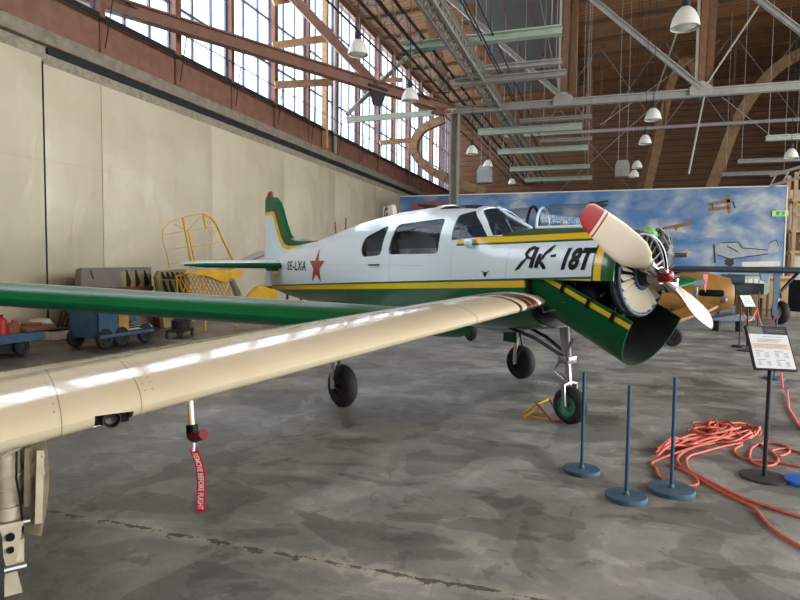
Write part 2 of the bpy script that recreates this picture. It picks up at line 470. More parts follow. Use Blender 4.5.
# ================================================================== THE HALL
WX = -12.5; YB = 52.0; XR = 17.0; Y0 = -14.0; ZR = 15.0
def roof_z(x): return ZR + 0.06 * (x - WX)
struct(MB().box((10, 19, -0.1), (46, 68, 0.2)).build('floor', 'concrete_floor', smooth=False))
b = MB(); b.loft([[(WX - .4, Y0, roof_z(WX)), (XR, Y0, roof_z(XR)), (XR, Y0, roof_z(XR) + .3), (WX - .4, Y0, roof_z(WX) + .3)],
                  [(WX - .4, YB, roof_z(WX)), (XR, YB, roof_z(XR)), (XR, YB, roof_z(XR) + .3), (WX - .4, YB, roof_z(WX) + .3)]])
ceil = struct(b.build('ceiling', 'roof_planks', smooth=False))
for k in range(9):
    y = 28.0 + 2.9 * k
    MB().beam((WX, y, roof_z(WX) - .09), (XR, y, roof_z(XR) - .09), .10, .16).build('purlin', 'timber' if k % 4 == 2 else 'dark_timber', ceil, smooth=False)
b = MB(); b.beam((-7.3, 39, roof_z(-7.3) - .2), (-1.9, 39, roof_z(-1.9) - .2), 18.0, .05); b.build('grey_roof_panel', 'roof_panel_grey', ceil, smooth=False)

# left wall: sheeting to 6.45 m, masonry, soot line, ledge, timber band, windows
wl = struct(MB().box((WX - .2, 19, 3.4), (.4, 66, 6.7)).build('wall_left', 'masonry', smooth=False))
ys = [-14, 10.85, 12.62, 17.3, 22.2, 27.2, 33.0, 40.0, 52.0]
for i, (a, c) in enumerate(zip(ys, ys[1:])):
    pr = 0.05 if i == 0 else 0.02
    MB().box((WX + pr / 2, (a + c) / 2, 3.14 + (0.06 if i == 0 else 0)), (pr, c - a - (.02 if i < 3 or i == 4 else 0.002), 6.28 + (0.12 if i == 0 else 0)), bev=0.004).build('wall_sheet', 'wall_sheet', wl)
MB().box((WX + .055, 10.86, 3.17), (.02, .03, 6.3)).build('seam_strip', 'soot', wl, smooth=False)
MB().box((WX + .03, 11 + 20.5, 6.61), (.08, 41, .14)).build('flashing', 'soot', wl, smooth=False)
MB().box((WX + .09, 19, 6.86), (.22, 66, .32)).build('ledge', 'concrete_ledge', wl, smooth=False)
MB().box((WX - .05, 19, 7.50), (.3, 66, .98)).build('timber_band', 'brown_steel', wl, smooth=False)
MB().box((WX - .05, 19, 8.03), (.36, 66, .07)).build('sill', 'soot', wl, smooth=False)
MB().box((WX - .2, 19, 14.85), (.3, 66, .5)).build('head_beam', 'timber', wl, smooth=False)
npost = 0
y = 12.6 - 2.9 * 5; nwin = 1
while y < 51:
    big = (round((y - 12.6) / 2.9) % 2) == 1
    w = .26 if big else .18
    MB().box((WX + .02, y, 10.9), (w + .06, w, 7.7)).build('window_post', 'post_brown', wl, smooth=False)
    y2 = y + 2.9
    if y2 < 52:
        win = MB()
        for t in (1, 2): win.box((WX - .08, y + 2.9 * t / 3, 11.3), (.07, .07, 6.5))
        for z in (9.5, 11.2, 12.9): win.box((WX - .08, y + 1.45, z), (.08, 2.72, .08))
        for s_ in (0.13, 2.77): win.box((WX - .08, y + s_, 11.3), (.07, .08, 6.5))
        wo = struct(win.build('window_%d' % nwin, 'mullion_blue', smooth=False)); nwin += 1
        MB().box((WX - .09, y + 1.45, 11.3), (.008, 2.7, 6.5)).build('pane', 'pane_glass', wo, smooth=False)
    y = y2
# back wall, right wall beyond the open door
struct(MB().box((2, Y0 - .15, 8.6), (31, .3, 17.2)).build('wall_front', 'back_planks', smooth=False))
struct(MB().box((2, YB + .15, 8.6), (31, .3, 17.2)).build('wall_back', 'back_planks', smooth=False))
wr = struct(MB().box((XR + .2, 46, 8.6), (.4, 12, 17.2)).build('wall_right', 'back_planks', smooth=False))
wr2 = MB().box((XR + .2, 13, 14.3), (.4, 54, 5.5)).build('door_header', 'back_planks', wr, smooth=False)

# maintenance rail along the windows
t = thing('handrail', 'thin steel pipe rail running along the sill of the tall windows', 'railing', (WX + .32, 19, 7.1))
b = MB(); b.tube([(0, -30, .75), (0, 32, .75)], .04); b.build('pipe', 'soot', t)
b = MB(); b.tube([(0.03, -30, 1.45), (0.03, 32, 1.45)], .018); b.build('rail', 'dark_steel', t)
for k in range(15):
    yy = -30 + 2.9 * k + 19.3; b = MB(); b.tube([(-.02, yy - 19, .04), (.03, yy - 19 + .25, 1.46)], .016); b.build('post', 'dark_steel', t)

# ------------------------------------------------------------- roof steelwork
YT = 26.1; ZC = 8.47; XC = -6.23     # the transverse truss, its bottom chord and the wall-side column
t = thing('steel_column', 'grey steel column rising in front of the painted sky board', 'column', (XC, YT, 0))
b = MB(); b.box((0, 0, ZC / 2), (.34, .1, ZC)); b.box((-.15, 0, ZC / 2), (.06, .36, ZC)); b.box((.15, 0, ZC / 2), (.06, .36, ZC)); b.build('shaft', 'grey_steel', t, smooth=False)
b = MB(); b.box((0, 0, .02), (.55, .55, .04)); b.build('base_plate', 'grey_steel', t, smooth=False)
b = MB(); b.box((0, 0, ZC - .1), (.5, .5, .12)); b.build('cap_plate', 'grey_steel', t, smooth=False)

def PY(px, py, Y=YT): return atY(px, py, Y)
t = thing('roof_truss', 'grey steel roof truss with long bottom chord and bolted plates crossing the hall', 'truss', (0, YT, 0))
off = V(0, -YT, 0)
def tl(p): return Vector(p) + off
b = MB(); b.ibeam(tl((XC, YT, ZC)), tl((XR, YT, ZC)), .26, .30, .05); b.build('bottom_chord', 'pale_steel', t, smooth=False)
def node(px): return atY(px, 100, YT).x
n1, n2 = node(566), node(703)
dn = n2 - n1
HT = 6.3
nodes = [n1 - dn, n1, n2, n2 + dn, n2 + 2 * dn]
for i, x in enumerate(nodes):
    if x < XR and i >= 1:
        b = MB(); b.prism([(-.5, -.12), (.3, -.12), (.3, .18), (-.05, .42), (-.3, .36), (-.5, .2)], lambda u, v: (x + u, -.17, ZC + v), lambda u, v: (x + u, -.14, ZC + v)); b.build('gusset_plate', 'pale_steel', t, smooth=False)
    if i in (1, 2, 3):
        for s_ in (-.1, .22):
            b = MB(); b.beam((x + s_, s_ * .8, ZC + .3), (x + s_ + .1, s_ * .8, ZC + HT), .16, .24); b.build('hanger_post', 'timber', t, smooth=False)
        b = MB(); b.beam((x - .28, -.1, ZC + .2), (x - .28, -.1, ZC + HT), .07, .1); b.build('upright', 'pale_steel', t, smooth=False)
for i in (1, 2, 3):
    x = nodes[i]
    b = MB(); b.ibeam((x - .1, -.1, ZC + .15), (x - dn, -.1, ZC + .15 + 4.75), .2, .2, .04); b.build('diagonal', 'pale_steel', t, smooth=False)
for x, dx in ((nodes[2], 2.7), (nodes[3], 2.2)):
    b = MB(); b.tube([(x - .4, .05, ZC - 3.1), (x + .1, 0, ZC + .3), (x + dx, 0, ZC + 4.6)] if x == nodes[2] else [(x + .1, 0, ZC + .3), (x + dx, 0, ZC + 4.6)], .035); b.build('tie_rod', 'pale_steel', t)
b = MB(); b.beam((XC, 0, ZC + HT), (XR, 0, ZC + HT), .3, .34); b.build('top_chord', 'timber', t, smooth=False)

t2 = thing('roof_truss', 'far brown roof truss with thin tie rods above the painted sky board', 'truss', (0, 40, 0))
b = MB(); b.beam((XC, 0, 10.2), (XR, 0, 10.2), .16, .18); b.build('bottom_chord', 'pale_steel', t2, smooth=False)
for k in range(6):
    x = -4 + 3.7 * k
    b = MB(); b.tube([(x, 0, 10.2), (x + 3.4, 0, 15.2)], .016); b.build('tie_rod', 'grey_steel', t2)
    b = MB(); b.tube([(x + 3.4, .1, 10.2), (x, .1, 15.2)], .016); b.build('tie_rod', 'grey_steel', t2)
    b = MB(); b.beam((x, .2, 10.2), (x + .05, .2, 15.6), .10, .10); b.build('upright', 'dark_timber', t2, smooth=False)

# brown diagonal brace from the wall to the column head and the posts below it
pA = atX(40, -34, WX + .3); pA.z = ZC
def beam_pt(px):   # the point of the brace seen at column px (brace is level at ZC)
    a = V(XC, YT, ZC); d = (pA - a); r = ray(px, 100)
    # intersect in plan
    den = d.x * r.y - d.y * r.x
    k = (-(a.x) * r.y + (a.y) * r.x) / den
    return a + d * k
qA = G(128, 2, ZC + 0.2)
t = thing('brace_beam', 'heavy brown steel beam slanting across the tall windows to the column head', 'beam', (XC, YT, ZC))
o0 = V(XC, YT, ZC)
dirb = (V(qA.x, qA.y, ZC) - o0); qB = o0 + dirb * 1.25
b = MB(); b.ibeam(V(0, 0, 0), qB - o0, .30, .40, .05); b.build('girder', 'brown_steel', t, smooth=False)
nd = o0 + dirb * ((G(346, 104, ZC) - o0).length / dirb.length)
b = MB(); b.prism([(-.5, 0), (.5, 0), (.25, -.75), (-.15, -.75)], lambda u, v: nd - o0 + dirb.normalized() * u + V(.05, 0, v), lambda u, v: nd - o0 + dirb.normalized() * u + V(.1, 0, v)); b.build('gusset_plate', 'dark_steel', t, smooth=False)
p1 = atD(286, -10, (nd - CP).dot(FW) + 0.3)
b = MB(); b.beam(nd - o0 + V(0, 0, .0), p1 - o0, .3, .34); b.build('raking_strut', 'brown_steel', t, smooth=False)
pz = atD(347, 120, (nd - CP).dot(FW))
b = MB(); b.ibeam(pz - o0, V(0, -.1, -.05), .2, .22, .04); b.build('cross_strut', 'mint_steel', t, smooth=False)
pq = atD(412, 52, (o0 - CP).dot(FW) - 1.0)
b = MB(); b.beam(pz - o0 + V(0, 0, .2), pq - o0, .12, .14); b.build('steel_strut', 'grey_steel', t, smooth=False)
# light timber rails across the windows
for i, (xa, ya, xb, yb_) in enumerate(((273, 46, 335, 37), (275, 85, 332, 82), (273, 2, 300, -3), (380, 143, 412, 140), (381, 80, 402, 80))):
    pa = atX(xa, ya, WX + .35); pb = atD(xb, yb_, (pa - CP).dot(FW) + .8)
    tag(MB().beam(pa, pb, .12, .26).build('timber_rail', 'timber_light', smooth=False),
        ['upper pale timber rail bolted across the windows beside the raking strut', 'lower pale timber rail under the slanting brown beam', 'short pale timber rail at the top edge of the windows',
         'pale timber rail low on the far windows left of the column', 'pale timber rail on the far windows near a pendant lamp'][i], 'rail')
# upright timber at the window
p = atX(332, 20, WX + .6)
p.x = WX + .27
tag(MB().beam(V(p.x, p.y, 7.04), V(p.x, p.y, 14.6), .2, .24).build('timber_post', 'timber_light', smooth=False), 'pale timber post standing on the sill near the dark gusset plate', 'post')
p = atX(350, 20, WX + 1.0)
p.x = WX + .26
tag(MB().tube([V(p.x, p.y, 7.02), V(p.x, p.y, 14.8)], .09).build('steel_pipe', 'pale_steel'), 'grey upright pipe between the window wall and the bell lamp', 'pipe')

# lengthwise lattice girders
def lattice(name, label, x, z, h, y0, y1, mat, w=.1, n=26, plank=False):
    t = thing(name, label, 'girder', (x, y0, z)); L = y1 - y0
    b = MB()
    for dx in (-h * .35, h * .35):
        b.beam((dx, 0, 0), (dx, L, 0), w, w)
    b.build('bottom_chord', mat, t, smooth=False)
    b = MB(); b.beam((h * .35, 0, h * .8), (h * .35, L, h * .8), w, w); b.beam((-h * .35, 0, h * .8), (-h * .35, L, h * .8), w, w); b.build('top_chord', mat, t, smooth=False)
    b = MB(); st = L / n
    for k in range(n):
        for dx in (-h * .35, h * .35):
            b.beam((dx, k * st, 0), (dx, (k + .5) * st, h * .8), w * .5, w * .5); b.beam((dx, (k + .5) * st, h * .8), (dx, (k + 1) * st, 0), w * .5, w * .5)
        b.beam((-h * .35, k * st, 0), (h * .35, k * st, 0), w * .5, w * .5)
    b.build('lacing', 'pale_steel', t, smooth=False)
    return t
lattice('lattice_girder', 'dark lattice girder with pipes running lengthwise above the column', XC + .15, ZC + .25, .7, 10, YB, 'dark_steel', .07, 30)
t = lattice('lattice_girder', 'broad grey lattice girder with white lacing running lengthwise beside the mint beams', -4.5, 8.5, .55, 10, 51, 'grey_steel', .09, 50)
b = MB(); b.box((.21, 20.5, .36), (.03, 41, .18)); b.build('side_plate', 'grey_steel', t, smooth=False)
for i, (dx, dz) in enumerate(((.55, .25), (.72, .1), (.9, .42))):
    tag(MB().tube([(-4.35 + dx, 10, 8.6 + dz), (-4.35 + dx, 45, 8.6 + dz)], .025).build('cable', 'soot'), ['dark cable nearest the broad lattice girder', 'middle dark cable beside the broad lattice girder', 'outermost dark cable beside the broad lattice girder'][i], 'cable', None)
for i, (dx, dz) in enumerate(((-.55, .4), (-.75, .1))):
    tag(MB().tube([(XC + dx, 10, ZC + dz), (XC + dx, YB, ZC + dz)], .03).build('pipe', 'soot' if i else 'grey_steel'), ['grey pipe running along the lattice girder above the column', 'dark conduit running under the lattice girder above the column'][i], 'pipe')
t = thing('lattice_girder', 'pale lattice girder end above the right edge of the sky board', 'girder', tuple(atY(770, 186, 31)))
b = MB()
for dz in (0, .45): b.beam((0, 0, dz), (5, -3.5, dz + 1.3), .12, .1)
b.build('chord', 'pale_steel', t, smooth=False)
b = MB()
for k in range(12):
    f = k / 12; b.beam((5 * f, -3.5 * f, 1.3 * f), (5 * (f + .04), -3.5 * (f + .04), .45 + 1.3 * (f + .04)), .05, .05)
b.build('lacing', 'pale_steel', t, smooth=False)

# mint cross beams
mint = [((402, 48), (562, 30), 19.5, 'mint_steel', .26), ((455, 84), (566, 72), 22.4, 'pale_steel', .22), ((470, 70), (562, 62), 24.0, 'pale_steel', .2),
        ((478, 134), (582, 125), 29.5, 'mint_steel', .3), ((520, 121), (592, 117), 28.0, 'pale_steel', .14), ((498, 152), (588, 148), 33.0, 'mint_steel', .28), ((540, 141), (592, 139), 31.0, 'pale_steel', .14),
        ((510, 170), (590, 166), 37.0, 'mint_steel', .26), ((525, 181), (592, 177), 41.0, 'mint_steel', .26), ((722, 174), (788, 173), 38.5, 'pale_steel', .2), ((738, 161), (800, 160), 36.0, 'pale_steel', .2), ((766, 138), (806, 137), 30.0, 'mint_steel', .22)]
ml = ['long mint green beam nearest the camera, at the top of the hall', 'pale roof beam just under the grey roof panel', 'thin pale roof beam across the grey roof panel', 'mint green beam hung just behind the truss chord',
      'thin pale beam between the truss chord and the mint beams', 'second mint green beam hung behind the truss', 'thin pale beam above the second mint beam', 'third mint green beam hung behind the truss', 'lowest mint green beam just above the sky board',
      'lowest pale beam above the right half of the sky board', 'middle pale beam above the right half of the sky board', 'topmost pale beam at the right edge of the hall']
for (a, c, Y, mt, h), lb in zip(mint, ml):
    pa = atY(*a, Y); pb = atY(*c, Y); pb.z = pa.z = (pa.z + pb.z) / 2
    t = thing('roof_beam', lb, 'beam', tuple(pa)); L = pb - pa
    MB().ibeam((0, 0, 0), L, .3, h, .04).build('girder', mt, t, smooth=False)
    for f in (.06, .94):
        MB().tube([L * f, L * f + V(0, 0, roof_z(pa.x) - pa.z - .1)], .013, 6).build('hanger_rod', 'pale_steel', t)

# laminated timber arches
def arch(label, pix, Y, depth, wid, mat='arch_timber', nb=0):
    pts = [atY(x, y_, Y) for x, y_ in pix]; o = pts[0].copy()
    # smooth
    P = []
    n = len(pts)
    for i in range(n - 1):
        p0, p1, p2, p3 = pts[max(i - 1, 0)], pts[i], pts[i + 1], pts[min(i + 2, n - 1)]
        for k in range(6):
            u = k / 6
            P.append(.5 * ((2 * p1) + (p2 - p0) * u + (2 * p0 - 5 * p1 + 4 * p2 - p3) * u * u + (3 * p1 - p0 - 3 * p2 + p3) * u ** 3))
    P.append(pts[-1])
    t = thing('timber_arch', label, 'arch', tuple(o))
    rings = []
    for i, p in enumerate(P):
        d = (P[min(i + 1, len(P) - 1)] - P[max(i - 1, 0)]).normalized(); nn = V(0, 1, 0).cross(d).normalized()
        rings.append([p - o + nn * depth / 2 + V(0, -wid / 2, 0), p - o + nn * depth / 2 + V(0, wid / 2, 0), p - o - nn * depth / 2 + V(0, wid / 2, 0), p - o - nn * depth / 2 + V(0, -wid / 2, 0)])
    MB().loft(rings).build('arch_rib', mat, t, smooth=False)
    b = MB()
    for i in range(2, len(P) - 1, 3):
        d = (P[i + 1] - P[i - 1]).normalized(); nn = V(0, 1, 0).cross(d).normalized()
        b.beam(P[i] - o + nn * depth * .46 + V(0, -wid / 2 - .01, 0), P[i] - o - nn * depth * .46 + V(0, -wid / 2 - .01, 0), .03, .05, V(0, 1, 0))
    b.build('clamp_band', 'brown_steel', t, smooth=False)
arch('large laminated timber arch curving to the right edge of the roof', [(690, 301), (700, 225), (712, 186), (722, 160), (735, 125), (755, 92), (780, 66), (815, 48), (850, 40)], 41, .62, .4)
arch('smaller laminated timber arch behind the truss plate', [(632, 299), (640, 225), (648, 188), (657, 150), (665, 110), (672, 82), (682, 64), (692, 66), (700, 88), (704, 98)], 43, .5, .4)
arch('curved timber bracket at the windows left of the column', [(486, 192), (455, 182), (432, 171), (418, 158), (414, 146), (422, 130), (444, 119)], 37, .5, .4)
arch('curved brown timber bracket under the bell lamp by the windows', [(365, 92), (385, 89), (405, 96), (428, 109), (446, 112)], 25.0, .3, .3, 'brown_steel')
for i, (a, c, Y) in enumerate((((425, -5), (447, 92), 25.5), ((470, 5), (505, 120), 30), ((590, 185), (590, -10), 45.0), ((660, 120), (640, 188), 46.0), ((652, 100), (710, -10), 44.0))):
    pa, pb = atY(*a, Y), atY(*c, Y)
    tag(MB().beam(pa, pb, .3, .36).build('timber_post', 'timber', smooth=False), ['brown raking timber just left of the column head', 'brown raking timber behind the broad lattice girder', 'dark upright timber behind the mint beams', 'short raking timber just above the sky board', 'long raking timber beside the smaller arch'][i], 'timber')

# pendant lamps
def lamp(px, py, w, label, zt=None):
    D = 0.48 * 600 / w
    p = atD(px, py, D)
    t = thing('pendant_lamp', label, 'lamp', (p.x, p.y, p.z), 0, 'bell lamps hung from the roof')
    MB().lathe([(.24, 0), (.235, .06), (.21, .16), (.16, .26), (.10, .33), (.07, .35), (.068, .345), (.155, .25), (.205, .15), (.23, .06), (.236, 0)], n=28).build('lamp_shade', 'lamp_white', t)
    MB().lathe([(.001, .05), (.218, .05), (.221, .04), (.16, .012), (.08, .0), (.001, -.004)], n=24).build('lens', 'lamp_white', t)  # pale disc added across the mouth so the lamp's inside looks bright
    MB().lathe([(.072, .33), (.075, .36), (.07, .52), (.04, .55), (.001, .55)], n=16).build('lamp_cap', 'soot', t)
    MB().tube([(0, 0, .54), (0, 0, max(1.0, roof_z(p.x) - p.z))], .012, 6).build('cord', 'soot', t)
lamp(685, 28, 27, 'largest white bell lamp, hanging at the top near the truss')
lamp(358, 55, 20, 'white bell lamp in front of the windows beside the grey pipe')
lamp(410, 101, 17, 'white bell lamp at the windows left of the column head')
lamp(653, 120, 15.5, 'white bell lamp just under the truss chord')
lamp(645, 144, 12, 'small white bell lamp below the lamp under the truss chord')
lamp(472, 154, 11.5, 'small white bell lamp right of the column')
lamp(488, 167, 9.5, 'small white bell lamp over the silver heater')
lamp(637, 168, 10, 'tiny white bell lamp beside the hanging box, upper of two')
lamp(634, 177, 9.5, 'tiny white bell lamp beside the hanging box, lower of two')
lamp(512, 184, 7.5, 'tiny white bell lamp right of the silver heater, near the board')
lamp(791, 158, 12.5, 'white bell lamp at the right edge above the pale beams')

def heater(px, py, D, w, h, label, mat):
    p = atD(px, py, D); t = thing('unit_heater', label, 'heater', tuple(p))
    MB().prism([(-w / 2, 0), (w / 2, 0), (w / 2, h * .7), (w * .35, h), (-w * .35, h), (-w / 2, h * .7)], lambda u, v: (u, -.25, v), lambda u, v: (u, .25, v)).build('case', mat, t, smooth=False)
    b = MB()
    for k in range(6): b.box((0, -.26, h * (.1 + .1 * k)), (w * .85, .02, .03))
    b.build('grille', 'grey_paint', t, smooth=False)
    for s_ in (-1, 1): MB().tube([(s_ * w * .3, 0, h), (s_ * w * .3, 0, roof_z(p.x) - p.z)], .015, 6).build('hanger_rod', 'pale_steel', t)
heater(485, 183, 34, .82, .96, 'silver unit heater hung right of the column', 'heater_metal')
heater(622, 177, 32, .72, .85, 'grey unit heater hung above the middle of the sky board', 'heater_metal')
# thin cables
wires = [((677, 32), 12, (655, 96), 26, 'thin wire looping down from the largest bell lamp'), ((600, 125), 30, (720, 40), 33, 'thin stay wire rising right across the dark roof'), ((660, 100), 30, (560, 190), 40, 'thin stay wire falling left behind the truss'),
         ((722, 97), 30, (770, 135), 33, 'thin stay wire at the right below the chord'), ((640, 200), 44, (560, 110), 40, 'thin stay wire behind the mint beams'), ((540, 0), 30, (560, 95), 30, 'thin upright wire left of the first truss plate')]
for (a, Da, c, Dc, lb) in wires:
    tag(MB().tube([atD(*a, Da), atD(*c, Dc)], .016, 6).build('wire', 'pale_steel'), lb, 'wire')

# ================================================================== SKY BOARD
YM = 32.0
ml_, mr_ = atY(400, 196, YM), atY(787, 187, YM)
zt = (ml_.z + mr_.z) / 2
t = thing('mural_board', 'long board painted with a blue cloudy sky and old aeroplanes', 'mural', ((ml_.x + mr_.x) / 2, YM, 0))
mo = V((ml_.x + mr_.x) / 2, YM, 0)
W = mr_.x - ml_.x
MB().box((0, .06, zt / 2 + .15), (W, .1, zt - .3)).build('painted_panel', 'mural_sky', t, smooth=False)
b = MB(); b.box((W / 2 + .02, .05, zt / 2), (.06, .14, zt)); b.box((0, .05, zt + .02), (W, .14, .05)); b.build('edge_trim', 'box_white', t, smooth=False)
b = MB()
for k in range(7): b.box((-W / 2 + .3 + k * (W - .6) / 6, .35, .3), (.1, .6, .6))
b.build('support_foot', 'timber', t, smooth=False)
def flat(pixpolys, mat, name, dy=0.0, strokes=()):
    b = MB()
    for poly in pixpolys:
        P = [atY(x, y_, YM) - mo for x, y_ in poly]
        b.prism(list(range(len(P))), lambda i: (P[i].x, -.004 - dy, P[i].z), lambda i: (P[i].x, .012, P[i].z)) if False else None
        vs0 = [b.bm.verts.new((q.x, -.006 - dy, q.z)) for q in P]; vs1 = [b.bm.verts.new((q.x, .011, q.z)) for q in P]
        b.bm.faces.new(vs0); b.bm.faces.new(vs1[::-1])
        for i in range(len(P)): b.bm.faces.new((vs0[i], vs0[i - 1], vs1[i - 1], vs1[i]))
    bs = MB()
    for pts, w in strokes:
        for (x0, y0), (x1, y1) in zip(pts, pts[1:]):
            bs.beam(atY(x0, y0, YM) - mo + V(0, -.008 - dy, 0), atY(x1, y1, YM) - mo + V(0, -.008 - dy, 0), .012, w, V(0, 0, 1))
    if strokes: bs.build('painted_outline', 'mural_ink', t, smooth=False)
    else: bs.bm.free()
    return b.build(name, mat, t, smooth=False)
flat([[(412, 202), (449, 200), (449, 215), (412, 215)]], 'mural_red', 'painted_rectangle')
flat([[(418, 204), (436, 205), (436, 208), (428, 208), (430, 212), (424, 211), (424, 208), (418, 206)]], 'mural_ink', 'painted_airplane', .01)
flat([[(708, 203), (730, 199), (731, 202), (709, 206)], [(708, 208), (728, 206), (729, 209), (709, 211)], [(726, 196), (730, 195), (731, 212), (728, 214)]], 'mural_brown', 'painted_airplane', 0,
     [([(733, 201), (735, 208)], .05), ([(712, 204), (713, 209)], .04)])
flat([[(663, 227), (692, 221), (692, 224), (678, 228), (676, 231), (674, 228), (663, 230)]], 'mural_brown', 'painted_airplane')
flat([[(590, 203), (608, 200), (608, 202), (600, 204), (608, 204), (606, 207), (592, 207)]], 'mural_ink', 'painted_airplane')
flat([[(716, 246), (722, 243), (738, 242), (742, 247), (768, 249), (770, 243), (776, 240), (780, 244), (778, 252), (770, 254), (752, 256), (733, 259), (726, 258), (717, 254)]], 'mural_grey', 'painted_airplane', 0,
     [([(722, 243), (738, 242), (742, 248), (768, 250)], .045), ([(714, 244), (715, 263)], .06), ([(718, 255), (730, 259), (768, 254)], .045), ([(727, 246), (738, 252)], .05), ([(770, 243), (776, 240), (779, 246)], .03)])
flat([[(726, 259), (733, 259), (734, 264), (730, 267), (725, 264)]], 'mural_ink', 'painted_wheel', .01)
flat([[(742, 262), (780, 261), (780, 266), (742, 267)]], 'box_white', 'caption_strip')
p0 = atY(780, 213.5, YM)
t = thing('exit_sign', 'small green and pale exit sign on the right end of the sky board', 'sign', (p0.x, YM - .04, p0.z))
MB().box((0, 0, 0), (.66, .04, .26)).build('plate', 'sign_pale', t, smooth=False)
MB().box((.0, -.022, 0), (.34, .012, .18)).build('pictogram_panel', 'sign_green', t, smooth=False)
b = MB(); b.beam((-.05, -.03, -.06), (.02, -.03, .02), .006, .03); b.beam((.02, -.03, .02), (.05, -.03, -.06), .006, .03); b.box((.02, -.03, .06), (.035, .006, .035)); b.build('running_figure', 'paper_white', t, smooth=False)

# ================================================================== THE GREEN AND WHITE AIRCRAFT
YM0 = CF(.57, 7.88); fdir = (CF(.611, -.791)).normalized(); YRZ = math.atan2(fdir.y, fdir.x)
yak = thing('airplane', 'white and green four-seat airplane with red star and open engine cowling', 'airplane', tuple(YM0), YRZ)
# x, zbot, ztop, half width, z of greatest width
TAB = [(-5.05, 1.26, 1.80, .07, 1.62), (-4.6, 1.20, 1.93, .15, 1.60), (-4.2, 1.14, 2.03, .23, 1.58), (-3.7, 1.09, 2.09, .31, 1.57), (-3.04, 1.04, 2.13, .40, 1.56), (-2.26, .99, 2.25, .50, 1.55),
       (-1.56, .96, 2.355, .57, 1.55), (-.7, .94, 2.415, .61, 1.55), (.13, .93, 2.44, .62, 1.55), (.67, .93, 2.415, .62, 1.55), (.95, .94, 2.35, .615, 1.55), (1.10, .94, 2.25, .61, 1.55), (1.45, .96, 2.085, .595, 1.55),
       (1.6, .97, 2.075, .59, 1.55), (1.85, 1.0, 2.07, .57, 1.55), (2.3, 1.02, 2.06, .55, 1.55), (2.6, 1.03, 2.035, .52, 1.55), (2.74, 1.06, 2.015, .50, 1.55), (2.80, 1.08, 1.99, .475, 1.55)]
TAB = [(a_, zb_ + .017 * min(0, a_), zt_ + .017 * min(0, a_), h_, c_ + .017 * min(0, a_)) for a_, zb_, zt_, h_, c_ in TAB]
TA = np.array(TAB)
def sec(x): return [float(np.interp(x, TA[:, 0], TA[:, k])) for k in range(1, 5)]
NE = 2.35
def ring(x, a0=0.0, a1=2 * PI, n=64, inset=0.0, closed=True):
    zb, zt, hw, zc = sec(x); out = []
    for k in range(n):
        a = a0 + (a1 - a0) * k / (n if closed else n - 1); c, s_ = math.cos(a), math.sin(a)
        y = (hw - inset) * math.copysign(abs(c) ** (2 / NE), c); H = (zt - zc if s_ >= 0 else zc - zb) - inset
        out.append((x, y, zc + H * math.copysign(abs(s_) ** (2 / NE), s_)))
    return out
def surf_y(x, z):
    zb, zt, hw, zc = sec(x); H = zt - zc if z >= zc else zc - zb
    q = min(1.0, abs((z - zc) / H)); return hw * (1 - q ** NE) ** (1 / NE)
def skin(u, v, off=.004): return (u, -surf_y(u, v) - off, v)

xs = sorted(set([round(v, 3) for v in np.arange(-5.05, 1.851, .12)] + [r[0] for r in TAB if r[0] <= 1.85]))
b = MB(); b.loft([ring(x) for x in xs]); fus = b.build('fuselage', 'fuselage_paint', yak, angle=40)
md = fus.modifiers.new('s', 'SOLIDIFY'); md.thickness = .018; md.offset = -1
# window openings, cut straight through the cabin
def rpoly(pts, r=.05, n=4):
    out = []; N = len(pts)
    for i in range(N):
        p = Vector(pts[i]); a = (Vector(pts[i - 1]) - p); c = (Vector(pts[(i + 1) % N]) - p); ra = min(r, a.length / 2, c.length / 2)
        A = p + a.normalized() * ra; C = p + c.normalized() * ra
        for k in range(n + 1):
            u = k / n; out.append((A * (1 - u) ** 2 + p * 2 * u * (1 - u) + C * u * u)[:])
    return out
cut = MB()
wins = [rpoly([(-1.13, 1.90), (-1.08, 2.05), (-.66, 2.18), (-.58, 2.17), (-.59, 1.79), (-1.06, 1.77)], .07),
        rpoly([(-.44, 1.80), (-.40, 2.19), (.53, 2.225), (.57, 1.80)], .07),
        rpoly([(.75, 1.95), (.70, 2.25), (.885, 2.30), (1.245, 1.985)], .025)]
for w in wins: cut.prism(w, lambda u, v: (u, -.9, v), lambda u, v: (u, .9, v))
cut.prism(rpoly([(.935, 2.305), (.91, 2.55), (1.75, 2.3), (1.50, 2.075), (1.40, 2.0), (1.295, 1.99)], .02), lambda u, v: (u, -.9, v), lambda u, v: (u, .9, v))
cut.prism([(.2, 2.365), (.2, 2.6), (.84, 2.6), (.84, 2.33)], lambda u, v: (u, -.9, v), lambda u, v: (u, .9, v))
cut.prism([(-.62, 2.385), (-.62, 2.6), (.10, 2.6), (.10, 2.395)], lambda u, v: (u, -.9, v), lambda u, v: (u, .9, v))
cutter = cut.build('cutter', 'white_paint', yak, smooth=False)
bo = fus.modifiers.new('b', 'BOOLEAN'); bo.operation = 'DIFFERENCE'; bo.object = cutter; bo.solver = 'EXACT'
bpy.context.view_layer.update()
dg = bpy.context.evaluated_depsgraph_get(); nm = bpy.data.meshes.new_from_object(fus.evaluated_get(dg))
fus.modifiers.clear(); fus.data = nm; nm.materials.clear(); nm.materials.append(MATS['fuselage_paint'])
for p in nm.polygons: p.material_index = 0
nm.shade_smooth(); nm.set_sharp_from_angle(angle=math.radians(40))
bpy.data.objects.remove(cutter)
b = MB(); b.loft([ring(x, math.radians(18), math.radians(162), 40, .011, False) for x in sorted(set([round(v, 3) for v in np.arange(-1.2, 1.56, .1)] + [.95, 1.1, 1.45]))], cap=False, closed_ring=False)
gl = b.build('cabin_glazing', 'cabin_glass', yak, angle=60)
